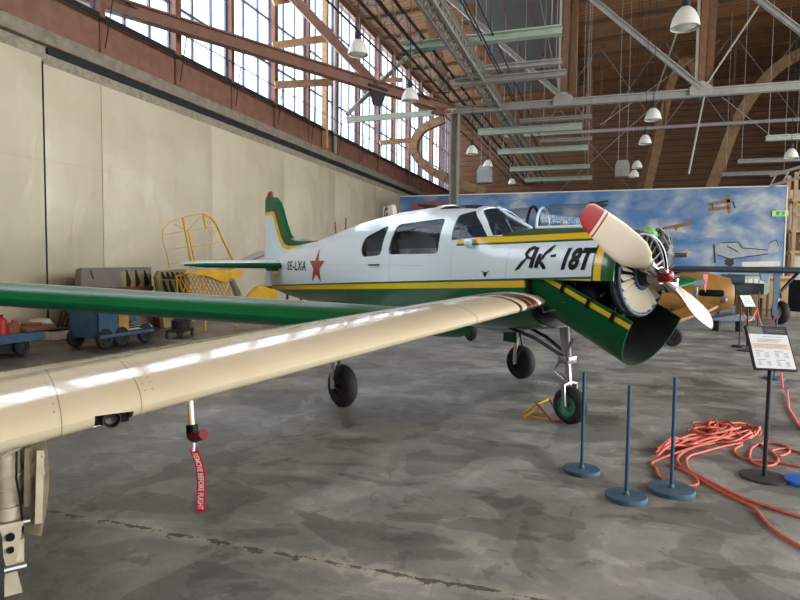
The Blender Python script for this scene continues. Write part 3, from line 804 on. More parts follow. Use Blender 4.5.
# cabin inside
b = MB(); b.loft([[(x, -.5, 1.25), (x, .5, 1.25), (x, .5, 1.3), (x, -.5, 1.3)] for x in (-1.2, 1.5)]); b.build('cabin_floor', 'cabin_dark', yak, smooth=False)
b = MB(); b.prism([(1.32, 1.3), (1.5, 1.3), (1.5, 1.95), (1.36, 1.99), (1.2, 1.96)], lambda u, v: (u, -.38, v), lambda u, v: (u, .38, v)); b.build('instrument_panel', 'cabin_dark', yak, smooth=False)
for x, y in ((.15, -.27), (.15, .27), (-.85, -.27), (-.85, .27)):
    b = MB(); b.box((x, y, 1.5), (.45, .42, .16), None, .04); b.box((x - .24, y, 1.78), (.12, .42, .52), Matrix.Rotation(-.2, 3, 'Y'), .05); b.box((x - .31, y, 2.08), (.09, .26, .16), None, .04); b.build('seat', 'seat_grey', yak)
for y in (-.25, .25):
    b = MB(); b.tube([(1.2, y, 1.85), (1.08, y, 1.87)], .012); b.tube([(1.06, y - .14, 1.98), (1.06, y - .14, 1.84), (1.06, y + .14, 1.84), (1.06, y + .14, 1.98)], .014); b.build('control_yoke', 'black_paint', yak)
# windscreen centre rib and side frame bars
b = MB(); b.tube([(.95, 0, sec(.95)[1] + .005), (1.10, 0, sec(1.10)[1] + .008), (1.45, 0, sec(1.45)[1] + .005)], .02, 8); b.build('windscreen_rib', 'white_paint', yak)
# upper cowl
xs2 = [1.85, 2.0, 2.15, 2.3, 2.45, 2.6, 2.66, 2.72, 2.77, 2.80]
outer = [ring(x, math.radians(-1), math.radians(181), 49, 0, False) for x in xs2]
inner = [ring(x, math.radians(-1), math.radians(181), 49, .015, False) for x in xs2]
b = MB(); b.loft([o_ + i_[::-1] for o_, i_ in zip(outer, inner)]); b.build('upper_cowl', 'fuselage_paint', yak, angle=50)
b = MB(); b.loft([ring(1.855, 0, 2 * PI, 48, .02), ring(1.875, 0, 2 * PI, 48, .02)]); b.build('firewall', 'engine_black', yak, smooth=False)
# dropped lower cowl
th = math.radians(25.5); ax = V(math.cos(th), 0, -math.sin(th)); dp = V(-math.sin(th), 0, -math.cos(th)); P0 = V(1.97, 0, 1.655)
def lring(l, ins=0.0):
    out = []; n = 81; hw = .53 - ins; dd = .50 - ins
    hw -= .09 * l
    for k in range(n):
        a = PI * k / (n - 1); c, s_ = math.cos(a), math.sin(a)
        out.append(P0 + ax * l + V(0, 1, 0) * hw * math.copysign(abs(c) ** (2 / 2.3), c) + dp * dd * abs(s_) ** (2 / 2.3))
    return out
ls = [0, .2, .4, .6, .8, .95, 1.04, 1.11]
def lm(k):
    if k >= 81: return 2
    return 1 if k in (1, 2, 77, 78) else 0
b = MB(); b.loft([lring(l) + lring(l, .014)[::-1] for l in ls], mats=lm)
b.build('lower_cowl', ['green_paint', 'yellow_paint', 'green_inside'], yak, angle=50)
for l in (.36, .66, .93):
    r0 = lring(l, -.004)
    for rr0, yy in ((r0, -1), (r0[::-1], 1)):
        P_ = [rr0[k] for k in (76, 77, 78, 79, 80)]; ring_ = [[p + ax * .018, p - ax * .018, p - ax * .018 + V(0, yy * .01, 0), p + ax * .018 + V(0, yy * .01, 0)] for p in P_]
        MB().loft(ring_).build('cowl_latch', 'black_paint', yak, smooth=False)
# lettering
su = []
su.append(stroke([(1.735, 1.565), (1.775, 1.60), (1.82, 1.66), (1.865, 1.715)], [0.007, 0.037, 0.037, 0.022]))           # tail of the first letter
su.append(stroke([(1.935, 1.60), (1.95, 1.70), (1.968, 1.842)], [0.050, 0.053, 0.050]))                                  # its stem
su.append(stroke([(1.965, 1.825), (1.92, 1.838), (1.875, 1.815), (1.85, 1.765), (1.87, 1.725), (1.915, 1.712), (1.955, 1.722)], [0.025, 0.045, 0.050, 0.045, 0.037, 0.027, 0.022]))
su.append(stroke([(2.0, 1.60), (2.018, 1.70), (2.032, 1.765)], [0.048, 0.050, 0.037]))                                   # second letter
su.append(stroke([(2.02, 1.675), (2.065, 1.715), (2.09, 1.765), (2.135, 1.81), (2.175, 1.865)], [0.025, 0.037, 0.033, 0.050, 0.015]))
su.append(stroke([(2.03, 1.685), (2.07, 1.645), (2.10, 1.605), (2.12, 1.60)], [0.025, 0.045, 0.045, 0.025]))
su.append(stroke([(2.16, 1.735), (2.225, 1.745)], [0.025, 0.033]))
for vs_q, fs_q in su:
    for i_q, (x_q, y_q) in enumerate(vs_q): vs_q[i_q] = (1.735 + (x_q - 1.735) * .96, 1.645 + (y_q - 1.60) * .86)
su.append(text_polys('18T', .265, .25, .014, .73, 2.255, 1.645, 1.04))
decal('type_lettering', 'black_paint', yak, su, skin)
decal('registration', 'black_paint', yak, [text_polys('SE-LXA', .225, 0, .003, 1.18, -3.90, 1.56, 1.14)], skin)
star = []
for k in range(10):
    a = PI / 2 + k * PI / 5; r = .30 if k % 2 == 0 else .118; star.append((-2.52 + r * math.cos(a) * 1.06, 1.625 + r * math.sin(a)))
star.append((-2.52, 1.625))
decal('red_star', 'red_paint', yak, [(star, [(k, (k + 1) % 10, 10) for k in range(10)])], skin)
decal('emblem', 'black_paint', yak, [([(1.27, 1.61), (1.325, 1.595), (1.33, 1.575), (1.30, 1.59), (1.40, 1.61), (1.345, 1.595), (1.34, 1.575), (1.37, 1.59), (1.335, 1.60), (1.36, 1.57), (1.335, 1.535), (1.31, 1.57)], [(0, 1, 2, 3), (4, 5, 6, 7), (8, 9, 10, 11)])], skin)
decal('emblem_centre', 'red_paint', yak, [([(1.335, 1.588), (1.348, 1.57), (1.335, 1.552), (1.322, 1.57)], [(0, 1, 2, 3)])], skin, .006) if False else None
b = MB(); y_ = -surf_y(-.72, 1.665); b.tube([(-.84, y_ - .005, 1.66), (-.82, y_ - .025, 1.66), (-.62, y_ - .025, 1.665), (-.6, y_ - .005, 1.665)], .01); b.build('door_handle', 'dark_steel', yak)
b = MB(); y_ = -surf_y(1.08, 1.92); b.lathe([(.001, .0), (.05, .02), (.055, .12), (.045, .13), (.04, .08), (.001, .08)], (1.0, y_ - .02, 1.915), 'X', 16); b.build('air_scoop', 'white_paint', yak)
# fin, dorsal strip, tailplanes
def plate(name, mat, pts, hy):
    b = MB(); b.prism(pts, lambda u, v: (u, -hy, v + .017 * u), lambda u, v: (u, hy, v + .017 * u)); return b.build(name, mat, yak, smooth=False)
fin = [(-5.32, 1.30), (-5.30, 3.02), (-5.24, 3.09), (-5.1, 3.10), (-4.92, 3.04), (-4.76, 2.93), (-4.66, 2.80), (-4.49, 2.50), (-4.36, 2.31), (-4.24, 2.22), (-4.05, 2.16), (-3.7, 2.135), (-3.0, 2.125), (-3.0, 2.08), (-3.7, 2.0), (-4.3, 1.9), (-5.0, 1.7), (-5.0, 1.26)]
yel = [(-5.316, 1.9), (-5.305, 2.77), (-4.97, 2.775), (-4.88, 2.74), (-4.62, 2.28), (-4.46, 2.12), (-4.30, 2.075), (-3.65, 2.07), (-3.65, 1.95), (-4.9, 1.80)]
whi = [(-5.314, 1.31), (-5.308, 2.70), (-5.02, 2.705), (-4.95, 2.68), (-4.70, 2.22), (-4.54, 2.06), (-4.36, 2.01), (-3.7, 2.0), (-3.7, 1.9), (-4.6, 1.7), (-5.02, 1.31)]
plate('fin', 'green_paint', fin, .045); plate('fin_stripe', 'yellow_paint', yel, .052); plate('rudder_panel', 'white_paint', whi, .058)
b = MB(); b.lathe([(.001, .12), (.04, .10), (.06, .04), (.06, 0), (.001, 0)], (-5.16, 0, 2.99), 'Z', 16); b.build('beacon', 'red_paint', yak)
def wing(name, secs, mats, lefrac=None, parent=yak, t=(.145, .11), camber=.015, n=14, smooth_angle=40):
    """secs: (LE point, chord vec, thickness ratio)"""
    rings = []
    for le, ch, tk in secs:
        le = V(*le); ch = V(*ch); c = ch.length; d = ch.normalized(); u = V(0, 0, 1)
        u = (u - d * u.dot(d)).normalized()
        rings.append([le + d * c * x + u * c * z for x, z in airfoil(n, tk, camber)])
    N = 2 * n
    def mf(k):
        # index n is the nose; top runs TE(0)->LE(n)
        return lefrac(k, n) if lefrac else 0
    b = MB(); b.loft(rings, mats=mf)
    return b.build(name, mats, parent, angle=smooth_angle)
def lf_yak(k, n):
    if k < n: return 0 if k < n - 5 else 1        # top
    return 1 if k < n + 4 else 2
for s_ in (-1, 1):
    wing('wing', [((1.03, s_ * .50, .95), (-2.02, 0, 0), .16), ((1.0, s_ * 1.2, 1.015), (-1.95, 0, 0), .155), ((.83, s_ * 5.0, 1.405), (-1.28, 0, 0), .135), ((.74, s_ * 5.35, 1.445), (-1.1, 0, 0), .12), ((.50, s_ * 5.55, 1.475), (-.6, 0, 0), .07)], ['white_paint', 'green_paint', 'grey_paint'], lf_yak)
    wing('tailplane', [((-4.22, s_ * .12, 1.615), (-.98, 0, 0.10), .15), ((-4.42, s_ * 1.55, 1.615), (-.75, 0, .08), .14), ((-4.6, s_ * 1.88, 1.625), (-.45, 0, .03), .09)], ['white_paint', 'green_paint', 'green_paint'], lambda k, n: 0 if k < n - 3 else 1)
    b = MB(); b.box((-4.7, s_ * .17, 1.63), (.5, .06, .2), None, .02); b.build('tailplane_fairing', 'dark_steel', yak)
# engine: shutter, ring, crankcase, cylinders
XS = 2.77; ZS = 1.595
b = MB()
for k in range(24):
    a0 = 2 * PI * k / 24; a1 = a0 + 2 * PI / 24 * .62
    r0, r1 = .13, .362
    b.loft([[(XS + .0, r0 * math.cos(a0), ZS + r0 * math.sin(a0)), (XS + .0, r1 * math.cos(a0), ZS + r1 * math.sin(a0)), (XS + .008, r1 * math.cos(a0), ZS + r1 * math.sin(a0)), (XS + .008, r0 * math.cos(a0), ZS + r0 * math.sin(a0))],
            [(XS + .03, r0 * math.cos(a1), ZS + r0 * math.sin(a1)), (XS + .055, r1 * math.cos(a1), ZS + r1 * math.sin(a1)), (XS + .061, r1 * math.cos(a1), ZS + r1 * math.sin(a1)), (XS + .036, r0 * math.cos(a1), ZS + r0 * math.sin(a1))]])
b.build('cooling_shutter', 'shutter_cream', yak, smooth=False)
b = MB(); b.lathe([(.10, XS - .035), (.385, XS - .035), (.385, XS - .03), (.10, XS - .03)], (0, 0, ZS), 'X', 40); b.build('shutter_backing', 'soot', yak)
def torus(b, x, z, R, r, n=48, m=10, y=0, axis='X'):
    pts = []
    for k in range(n):
        a = 2 * PI * k / n; c, s_ = R * math.cos(a), R * math.sin(a)
        pts.append((x, y + c, z + s_) if axis == 'X' else (x + c, y + s_, z) if axis == 'Z0' else (x + c, y, z + s_))
    b.tube(pts, r, m, closed=True)
b = MB(); torus(b, XS + .02, ZS, .382, .024); torus(b, XS - .05, ZS, .385, .02); b.build('shutter_ring', 'ring_blue', yak)
b = MB(); torus(b, XS + .03, ZS, .128, .022); b.build('inner_ring', 'ring_blue', yak)
b = MB(); b.lathe([(.001, 1.9), (.30, 1.9), (.34, 2.0), (.34, 2.35), (.27, 2.42), (.25, 2.6), (.12, 2.74), (.09, 2.86), (.07, 2.9), (.001, 2.9)], (0, 0, ZS), 'X', 32); b.build('crankcase', 'dark_steel', yak)
for k in range(9):
    a = PI / 2 + 2 * PI * k / 9; d = V(0, math.cos(a), math.sin(a)); c0 = V(2.47, 0, ZS)
    b = MB(); prof = []
    b.tube([c0 + d * .2, c0 + d * .45], .075, 12)
    for q in range(8): b.cyl(c0 + d * (.25 + .022 * q), c0 + d * (.258 + .022 * q), .092, 12)
    b.build('cylinder', 'engine_black', yak)
    b = MB(); b.tube([V(2.62, 0, ZS) + d * .2, V(2.60, 0, ZS) + d * .42], .012, 6); b.build('pushrod', 'steel', yak)
for a in (20, 70, 110, 160, 200, 245, 295, 340):
    a = math.radians(a); b = MB(); b.tube([(1.87, .42 * math.cos(a), ZS + .40 * math.sin(a)), (2.3, .36 * math.cos(a + .25), ZS + .34 * math.sin(a + .25))], .014, 6); b.build('mount_strut', 'steel', yak)
b = MB(); torus(b, 2.3, ZS - .02, .36, .02); b.build('exhaust_ring', 'dark_steel', yak)
b = MB(); b.box((2.05, -.3, 1.42), (.22, .14, .22), None, .03); b.build('oil_tank', 'dark_steel', yak)
for i in range(6):
    pts = [(1.9, -.1 - .07 * i, 1.3 + .03 * i)]
    for k in range(4): pts.append((1.95 + .16 * k, -.12 - .065 * i + random.uniform(-.05, .05), 1.28 + random.uniform(-.1, .12)))
    b = MB(); b.tube(pts, .010, 6); b.build('hose', 'engine_black' if i % 2 else 'steel', yak)
# propeller
XP = 2.98; ZP = 1.59
b = MB(); b.lathe([(.001, .12), (.03, .115), (.056, .09), (.068, .04), (.07, 0), (.065, -.03), (.001, -.03)], (XP + .0, 0, ZP), 'X', 28); prop_sp = b.build('spinner', 'red_paint', yak)
b = MB(); b.lathe([(.001, -.16), (.06, -.16), (.075, -.1), (.08, .03), (.001, .03)], (XP - .02, 0, ZP), 'X', 24); b.build('propeller_hub', 'steel', yak)
def blade(sgn, m_main, m_back):
    phi = math.radians(24.0); u = V(0, -math.cos(phi), math.sin(phi)) * sgn; X = V(1, 0, 0); tg = X.cross(u)
    st = [(.20, .10, .09, 62), (.26, .14, .07, 56), (.33, .22, .05, 50), (.45, .285, .036, 42), (.6, .295, .028, 34), (.8, .285, .022, 27), (.98, .255, .018, 23), (1.08, .235, .015, 21), (1.20, .205, .012, 20), (1.255, .155, .008, 20), (1.275, .08, .007, 20)]
    rings = []; segs = [.20, .26, .33, .45, .6, .8, .975, 1.015, 1.018, 1.04, 1.043, 1.068, 1.07, 1.13, 1.17, 1.21, 1.24, 1.26, 1.27, 1.275]
    A = np.array(st)
    for r0_ in segs:
        r = r0_
        c, t_, be = [float(np.interp(r, A[:, 0], A[:, k])) for k in (1, 2, 3)]; be = math.radians(be)
        cv = tg * math.cos(be) - X * math.sin(be); nv = tg * math.sin(be) + X * math.cos(be)
        o = V(XP - .02, 0, ZP) + u * (r if sgn > 0 else r * .94); n = 10; rg = []
        for k in range(2 * n):
            a = 2 * PI * k / (2 * n); rg.append(o + cv * (c / 2 * math.cos(a)) + nv * (t_ / 2 * math.sin(a) + .012 * (1 - math.cos(a) ** 2) * 0))
        rings.append(rg)
    b = MB(); VV = [[b.bm.verts.new(p) for p in r] for r in rings]
    for i, (Aa, Bb) in enumerate(zip(VV, VV[1:])):
        r = (segs[i] + segs[i + 1]) / 2
        red = r > 1.069 or 1.0165 < r < 1.0405
        for k in range(20):
            f = b.bm.faces.new((Aa[k], Aa[(k + 1) % 20], Bb[(k + 1) % 20], Bb[k])); f.material_index = 1 if red else 0
    b.bm.faces.new(VV[0][::-1]); f = b.bm.faces.new(VV[-1]); f.material_index = 1
    bl = b.build('propeller_blade', [m_main, 'red_paint'], yak, angle=30)
    b = MB(); b.tube([V(XP - .02, 0, ZP) + u * .05, V(XP - .02, 0, ZP) + u * .15, V(XP - .02, 0, ZP) + u * .24], [.05, .058, .075], 16); b.build('ferrule', 'chrome', bl)
    b = MB(); b.lathe([(.001, 0), (.022, 0), (.025, .06), (.014, .07), (.001, .07)], V(XP + .05, 0, ZP) + u * .1, 'X', 12); b.build('counterweight', 'chrome', bl)
blade(1, 'blade_paint', 'blade_paint'); blade(-1, 'blade_white', 'blade_white')
# landing gear
def wheel(parent, c, R, w, hub='dark_steel', axis='Y', hubr=.42):
    prof = []
    for k in range(13):
        a = PI * k / 12; prof.append((R - w * .42 + w * .42 * math.sin(a) if True else 0, -w / 2 * math.cos(a)))
    prof = [(R * hubr, -w * .42)] + [(max(R * hubr, p), h) for p, h in prof] + [(R * hubr, w * .42)]
    prof.append(prof[0])
    o = MB().lathe(prof, c, axis, 40).build('wheel', 'rubber', parent, angle=50)
    MB().lathe([(.001, -w * .36), (R * hubr * .35, -w * .38), (R * hubr * .5, -w * .28), (R * hubr * .92, -w * .26), (R * hubr * 1.0, -w * .44), (R * hubr * 1.0, w * .44), (R * hubr * .92, w * .26), (R * hubr * .5, w * .28), (R * hubr * .35, w * .38), (.001, w * .36)], c, axis, 28).build('hub', hub, o, angle=30)
    return o
for s_ in (-1, 1):
    y = s_ * 1.555; wheel(yak, (0, y, .25), .25, .16, 'engine_black')
    yl = y + (-.15 if s_ < 0 else -.0) * 1.0
    yo = y - .13
    b = MB(); b.tube([(.05, yo, 1.08), (.03, yo, .62)], .048, 12); b.build('gear_leg', 'grey_paint', yak)
    b = MB(); b.tube([(.03, yo, .66), (.0, yo, .36), (0, yo, .25), (0, y, .25)], [.032, .034, .034, .03], 12); b.build('oleo_strut', 'chrome', yak)
    b = MB(); b.tube([(.09, yo, .70), (.14, yo, .52), (.03, yo, .34)], .018, 8); b.build('torque_link', 'dark_steel', yak)
    b = MB(); b.tube([(.04, yo, .72), (.45, yo + .1, 1.06)], .022, 8); b.tube([(.04, yo, .80), (.04, yo + .42, 1.05)], .02, 8); b.build('side_brace', 'dark_steel', yak)
    b = MB(); b.box((-.02, yo - .09, .76), (.26, .02, .40), None, .006); b.build('gear_door', 'green_paint', yak, smooth=False)
XN = 2.03
nw = wheel(yak, (XN, 0, .2), .2, .15, 'hub_green', 'Y', .55)
b = MB(); b.tube([(XN - .1, 0, 1.02), (XN - .05, 0, .66)], .05, 14); b.build('gear_leg', 'grey_paint', yak)
b = MB(); b.tube([(XN - .05, 0, .7), (XN - .02, 0, .42)], .034, 12); b.build('oleo_strut', 'chrome', yak)
b = MB()
for s_ in (-1, 1): b.tube([(XN - .02, 0, .44), (XN - .02, s_ * .1, .42), (XN, s_ * .105, .2)], [.03, .028, .026], 10)
b.tube([(XN, -.13, .2), (XN, .13, .2)], .02, 10); b.build('wheel_fork', 'steel', yak)
b = MB(); b.tube([(XN - .14, 0, .66), (XN - .22, 0, .54), (XN - .08, 0, .46)], .016, 8); b.build('torque_link', 'steel', yak)
for s_ in (-1, 1):
    b = MB(); b.tube([(XN - .08, s_ * .05, .72), (XN - .42, s_ * .1, .88), (XN - .85, s_ * .16, 1.0)], .02, 8); b.build('drag_brace', 'dark_steel', yak)
b = MB(); b.tube([(XN + .0, -.06, .68), (XN + .03, -.13, .78), (XN + .1, -.12, .92)], .018, 8); b.build('steering_rod', 'steel', yak)
b = MB(); b.box((XN - .05, 0, .68), (.13, .16, .08), None, .01); b.build('leg_collar', 'steel', yak)

# ================================================================== THE CREAM WING IN FRONT
w0 = CF(-1.68, 2.55); w1 = CF(1.0, 4.5); wd = (w1 - w0).normalized(); WRZ = math.atan2(wd.y, wd.x) - PI / 2     # local y = outboard, local -? x
# local frame: y outboard, x aft (left-hand wing seen from its nose): aft is to the left of outboard
cw = thing('airplane', 'cream airplane wing with pitot tube and open wheel door reaching in from the left', 'airplane', (w0.x, w0.y, 0), 0)
AFT = V(-wd.y, wd.x, 0); B4 = Matrix(((AFT.x, wd.x, 0, 0), (AFT.y, wd.y, 0, 0), (0, 0, 1, 0), (0, 0, 0, 1)))
# a proper rotation: x' = -AFT (forward) keeps handedness; store the frame as rotation of -AFT, and build with x = -forward
cw.rotation_euler = (0, 0, math.atan2(-AFT.x * 0 + wd.x * -1, wd.y) if False else math.atan2(wd.y, wd.x) - PI / 2)
LW = (w1 - w0).length + .11
ZL0, ZL1 = .885, 1.375
def lez(y): return ZL0 + (ZL1 - ZL0) * y / LW
def chd(y): return 1.62 - .80 * y / LW
sg = -1   # local x axis points forward of the wing, so aft is negative
ysec = [-1.4, -.62, -.3, 0, .6, 1.2, 1.8, 2.4, 2.9, LW - .12]
secs = [((0, y, lez(y)), (sg * chd(y), 0, .02), .165 - .03 * max(0, y) / LW) for y in ysec] + [((-.02, LW, lez(LW)), (sg * chd(LW) * .97, 0, .02), .13), ((-.08, LW + .12, lez(LW) + .005), (sg * chd(LW) * .90, 0, .015), .12), ((-.22, LW + .24, lez(LW) + .01), (sg * chd(LW) * .70, 0, .01), .10), ((-.40, LW + .32, lez(LW) + .015), (sg * chd(LW) * .45, 0, .01), .08)]
ntip = len(ysec)
rings = []
for le, ch, tk in secs:
    le = V(*le); ch = V(*ch); c = ch.length; d = ch.normalized(); u = (V(0, 0, 1) - d * d.z).normalized()
    rings.append([le + d * c * x + u * c * z for x, z in airfoil(18, tk, .02)])
b = MB(); b.loft(rings); wm = b.build('wing', 'cream_wing', cw, angle=40)
# landing light cut-out in the nose of the wing
cb = MB(); cb.box((-.03, .42, lez(.42) - .062), (.19, .17, .10), Matrix.Rotation(-.2, 3, 'Y')); co_ = cb.build('cutter', 'black_paint', cw, smooth=False)
bo = wm.modifiers.new('b', 'BOOLEAN'); bo.object = co_; bo.solver = 'EXACT'
bpy.context.view_layer.update(); dg = bpy.context.evaluated_depsgraph_get(); nm = bpy.data.meshes.new_from_object(wm.evaluated_get(dg)); wm.modifiers.clear(); wm.data = nm
nm.materials.clear(); nm.materials.append(MATS['cream_wing']); bpy.data.objects.remove(co_)
for p in nm.polygons: p.material_index = 0
nm.shade_smooth(); nm.set_sharp_from_angle(angle=math.radians(40))
b = MB(); b.lathe([(.001, -.07), (.03, -.06), (.042, -.025), (.038, -.025), (.028, -.05), (.001, -.06)], (-.05, .42, lez(.42) - .05), 'X', 20); b.build('landing_light', 'dark_steel', cw)
b = MB(); b.box((-.115, .42, lez(.42) - .045), (.01, .166, .066)); b.build('light_bay', 'black_paint', cw, smooth=False)
# maroon tip and thin line before it
def shell(y0, y1, name, mat, x1=1.02, gap=.003):
    b = MB(); rr = []
    for y in np.linspace(y0, y1, 6):
        # interpolate the section rings
        ycs = [r[0].y for r in rings]
        i = max(0, min(len(ycs) - 2, int(np.searchsorted(ycs, y)) - 1)); f = (y - ycs[i]) / (ycs[i + 1] - ycs[i])
        R = [rings[i][k].lerp(rings[i + 1][k], f) for k in range(len(rings[i]))]
        c = sum(R, V(0, 0, 0)) / len(R); R = [p + (p - c).normalized() * gap for p in R]; rr.append(R)
    b.loft(rr); return b.build(name, mat, cw, angle=40)
shell(LW - .17, LW + .319, 'wing_tip', 'maroon_paint', gap=.004)
shell(LW - .25, LW - .225, 'tip_stripe', 'maroon_paint', gap=.003)
# pitot mast and cover
yp = .80
zw = lez(yp) - .06
b = MB(); b.tube([(-.10, yp, zw), (-.07, yp, zw - .15)], .016, 12); pit = b.build('pitot_mast', 'cream_paint', cw)
b = MB(); b.tube([(-.075, yp, zw - .125), (-.068, yp, zw - .165)], .03, 14); b.build('clamp', 'black_paint', pit)
b = MB(); b.tube([(-.09, yp, zw - .165), (-.065, yp, zw - .185), (-.02, yp, zw - .18), (.12, yp, zw - .13)], [.026, .028, .026, .024], 12); cov = b.build('pitot_cover', 'cover_red', cw)
# undercarriage leg at the left edge
gx, gy = -.22, .0
gz = lez(gy) - .1
b = MB(); b.tube([(gx, gy, gz), (gx + .0, gy, gz - .3)], .046, 14); b.tube([(gx, gy, gz - .26), (gx, gy, gz - .33)], .06, 14); b.build('gear_leg', 'gear_cream', cw)
b = MB(); b.tube([(gx, gy, gz - .3), (gx, gy, .36)], .038, 14); b.build('oleo_strut', 'gear_cream', cw)
b = MB(); b.tube([(gx, gy, .36), (gx, gy, .27), (gx, gy - .06, .25), (gx, gy - .14, .25)], [.06, .07, .05, .04], 14); b.build('axle_fork', 'gear_cream', cw)
b = MB(); b.prism([(-.055, 0), (.055, 0), (.018, -.2), (-.018, -.2)], lambda u, v: (gx + .065, gy + u, gz - .32 + v), lambda u, v: (gx + .085, gy + u, gz - .32 + v))
b.prism([(-.018, -.2), (.018, -.2), (.042, -.33), (-.042, -.33)], lambda u, v: (gx + .075, gy + u, gz - .32 + v), lambda u, v: (gx + .095, gy + u, gz - .32 + v)); b.build('torque_link', 'gear_cream', cw, smooth=False)
for k_ in range(3):
    b = MB(); torus(b, gx, gz - .12 - .06 * k_, .048, .006, 24, 6, gy, 'Z0'); b.build('clamp_ring', 'gear_cream', cw)
for k_, z_ in enumerate((.38, .44)):
    b = MB(); b.cyl((gx + .07, gy, gz - z_), (gx + .101, gy, gz - z_), .018 - .004 * k_, 12); b.build('link_hole', 'black_paint', cw)
b = MB(); b.cyl((gx + .085, gy - .05, gz - .53), (gx + .085, gy + .06, gz - .53), .018, 10); b.build('link_bolt', 'steel', cw); b = MB(); b.cyl((gx + .07, gy - .08, gz - .33), (gx + .07, gy + .08, gz - .33), .014, 10); b.build('link_bolt', 'steel', cw)
b = MB(); b.tube([(gx + .03, gy - .02, gz - .02), (gx + .07, gy + .09, gz + .06)], .02, 8); b.tube([(gx - .05, gy, gz - .25), (gx - .3, gy + .05, gz + .04)], .024, 8); b.build('drag_brace', 'gear_cream', cw)
b = MB(); b.tube([(gx + .05, gy + .035, gz + .0), (gx + .075, gy + .03, gz - .12), (gx + .06, gy + .045, gz - .25), (gx + .085, gy + .05, gz - .36), (gx + .05, gy + .02, .33)], .005, 6); b.build('brake_hose', 'black_paint', cw)
wheel(cw, (gx, gy - .115, .25), .25, .17, 'gear_cream')
# open door: curved plate with stiffeners hanging outboard of the leg
b = MB(); rr = []
for k in range(9):
    f = k / 8; z = gz + .04 - .44 * f
    w_ = .30 if f < .6 else .30 - .22 * (f - .6) / .4
    yy = gy + .135 + .02 * math.sin(f * PI) - .03 * f; dy_ = .17 * w_ / .30
    rr.append([(gx + .10, yy, z), (gx + .10 - w_, yy - dy_, z), (gx + .10 - w_ + .012, yy - dy_ + .02, z), (gx + .11, yy + .014, z)])
b.loft(rr); dr = b.build('gear_door', 'gear_cream', cw, angle=50)
b = MB()
for dx in (.0, -.07, -.14): b.beam((gx + .095 + dx, gy + .125 + dx * .56, gz), (gx + .095 + dx * .8, gy + .11 + dx * .5, gz - .34 - dx), .022, .03)
b.beam((gx + .10, gy + .135, gz - .1), (gx - .1, gy + .02, gz - .14), .02, .03); b.beam((gx + .10, gy + .135, gz - .02), (gx - .04, gy + .05, gz - .2), .02, .025); b.build('stiffener', 'gear_cream', dr, smooth=False)
# warning ribbon
cwM = Matrix.Translation((w0.x, w0.y, 0)) @ Matrix.Rotation(cw.rotation_euler[2], 4, 'Z')
rp = cwM @ V(-.055, yp, zw - .2)
t = thing('warning_ribbon', 'red fabric ribbon with white capital letters hanging under the cream wing', 'ribbon', tuple(rp), YAW)
b = MB(); pts = []
def rib(v): return V(.004 + .045 * v + .012 * math.sin(v * 4), .012 * math.sin(v * 5), -.055 - .325 * v)
rl = [rib(k / 14) for k in range(15)]
b.loft([[p + V(-.023, 0, 0), p + V(.023, .002, 0), p + V(.023, .004, 0), p + V(-.023, .002, 0)] for p in rl]); b.build('ribbon', 'ribbon_red', t, angle=60)
vs, fs = text_polys('REMOVE BEFORE FLIGHT', .040, 0, .0008, .63, 0, 0)
L = max(v[0] for v in vs)
def rsurf(u, v, off):
    q = rib(.05 + .9 * u / L); return (q.x - .013 + v * 1.0, q.y - .003, q.z)
decal('lettering', 'paper_white', t, [([(x, y) for x, y in vs], fs)], rsurf)
b = MB(); b.tube([(0, 0, 0.0), (.004, 0, -.03), (0, 0, -.06)], .008, 8); b.build('strap', 'paper_white', t)

# ================================================================== STANCHIONS, SIGNS, HOSES
def stanchion(gp, top, label, mats=('post_blue', 'base_blue'), r=.145, h=None, pole=True, lean=(0, 0)):
    g = G(*gp); t = thing('barrier_post', label, 'stanchion', (g.x, g.y, 0), 0, 'blue barrier posts')
    D = g.dot(FW) ; H = h or atD(top[0], top[1], D).z
    MB().lathe([(.001, .034), (r * .98, .034), (r, .03), (r, .003), (r * .98, 0), (.001, 0)], (0, 0, 0), 'Z', 40).build('base', mats[1], t, angle=30)
    MB().tube([(0, 0, .02), (lean[0], lean[1], H)], .0125, 12).build('post', mats[0], t)
    MB().lathe([(.02, 0), (.02, .015), (.012, .03), (.001, .03)], (0, 0, .032), 'Z', 12).build('collar', mats[1], t)
    MB().lathe([(.001, .006), (.0125, .004), (.0135, -.012), (.001, -.012)], (lean[0], lean[1], H), 'Z', 12).build('cap', mats[0], t)
    return t
stanchion((581.5, 472), (586, 373), 'blue barrier post right beside the nose wheel')
stanchion((626, 499), (629, 386), 'blue barrier post in the middle of the front three, nearest the camera')
stanchion((671, 492), (674, 378), 'blue barrier post standing at the left end of the orange hose pile', r=.165)
stanchion((806, 484), (809, 380), 'bright blue round barrier base cut by the right edge of the picture', ('bright_blue', 'bright_blue'))
p = G(693, 379); stanchion((774, 379), (775, 318), 'blue barrier post behind the near information stand')
stanchion((757, 344), (758, 292), 'thin dark barrier post beside the far information stand', ('stand_black', 'stand_black'))
stanchion((739, 347), (739, 300), 'thin dark barrier post left of the far information stand', ('stand_black', 'stand_black'))

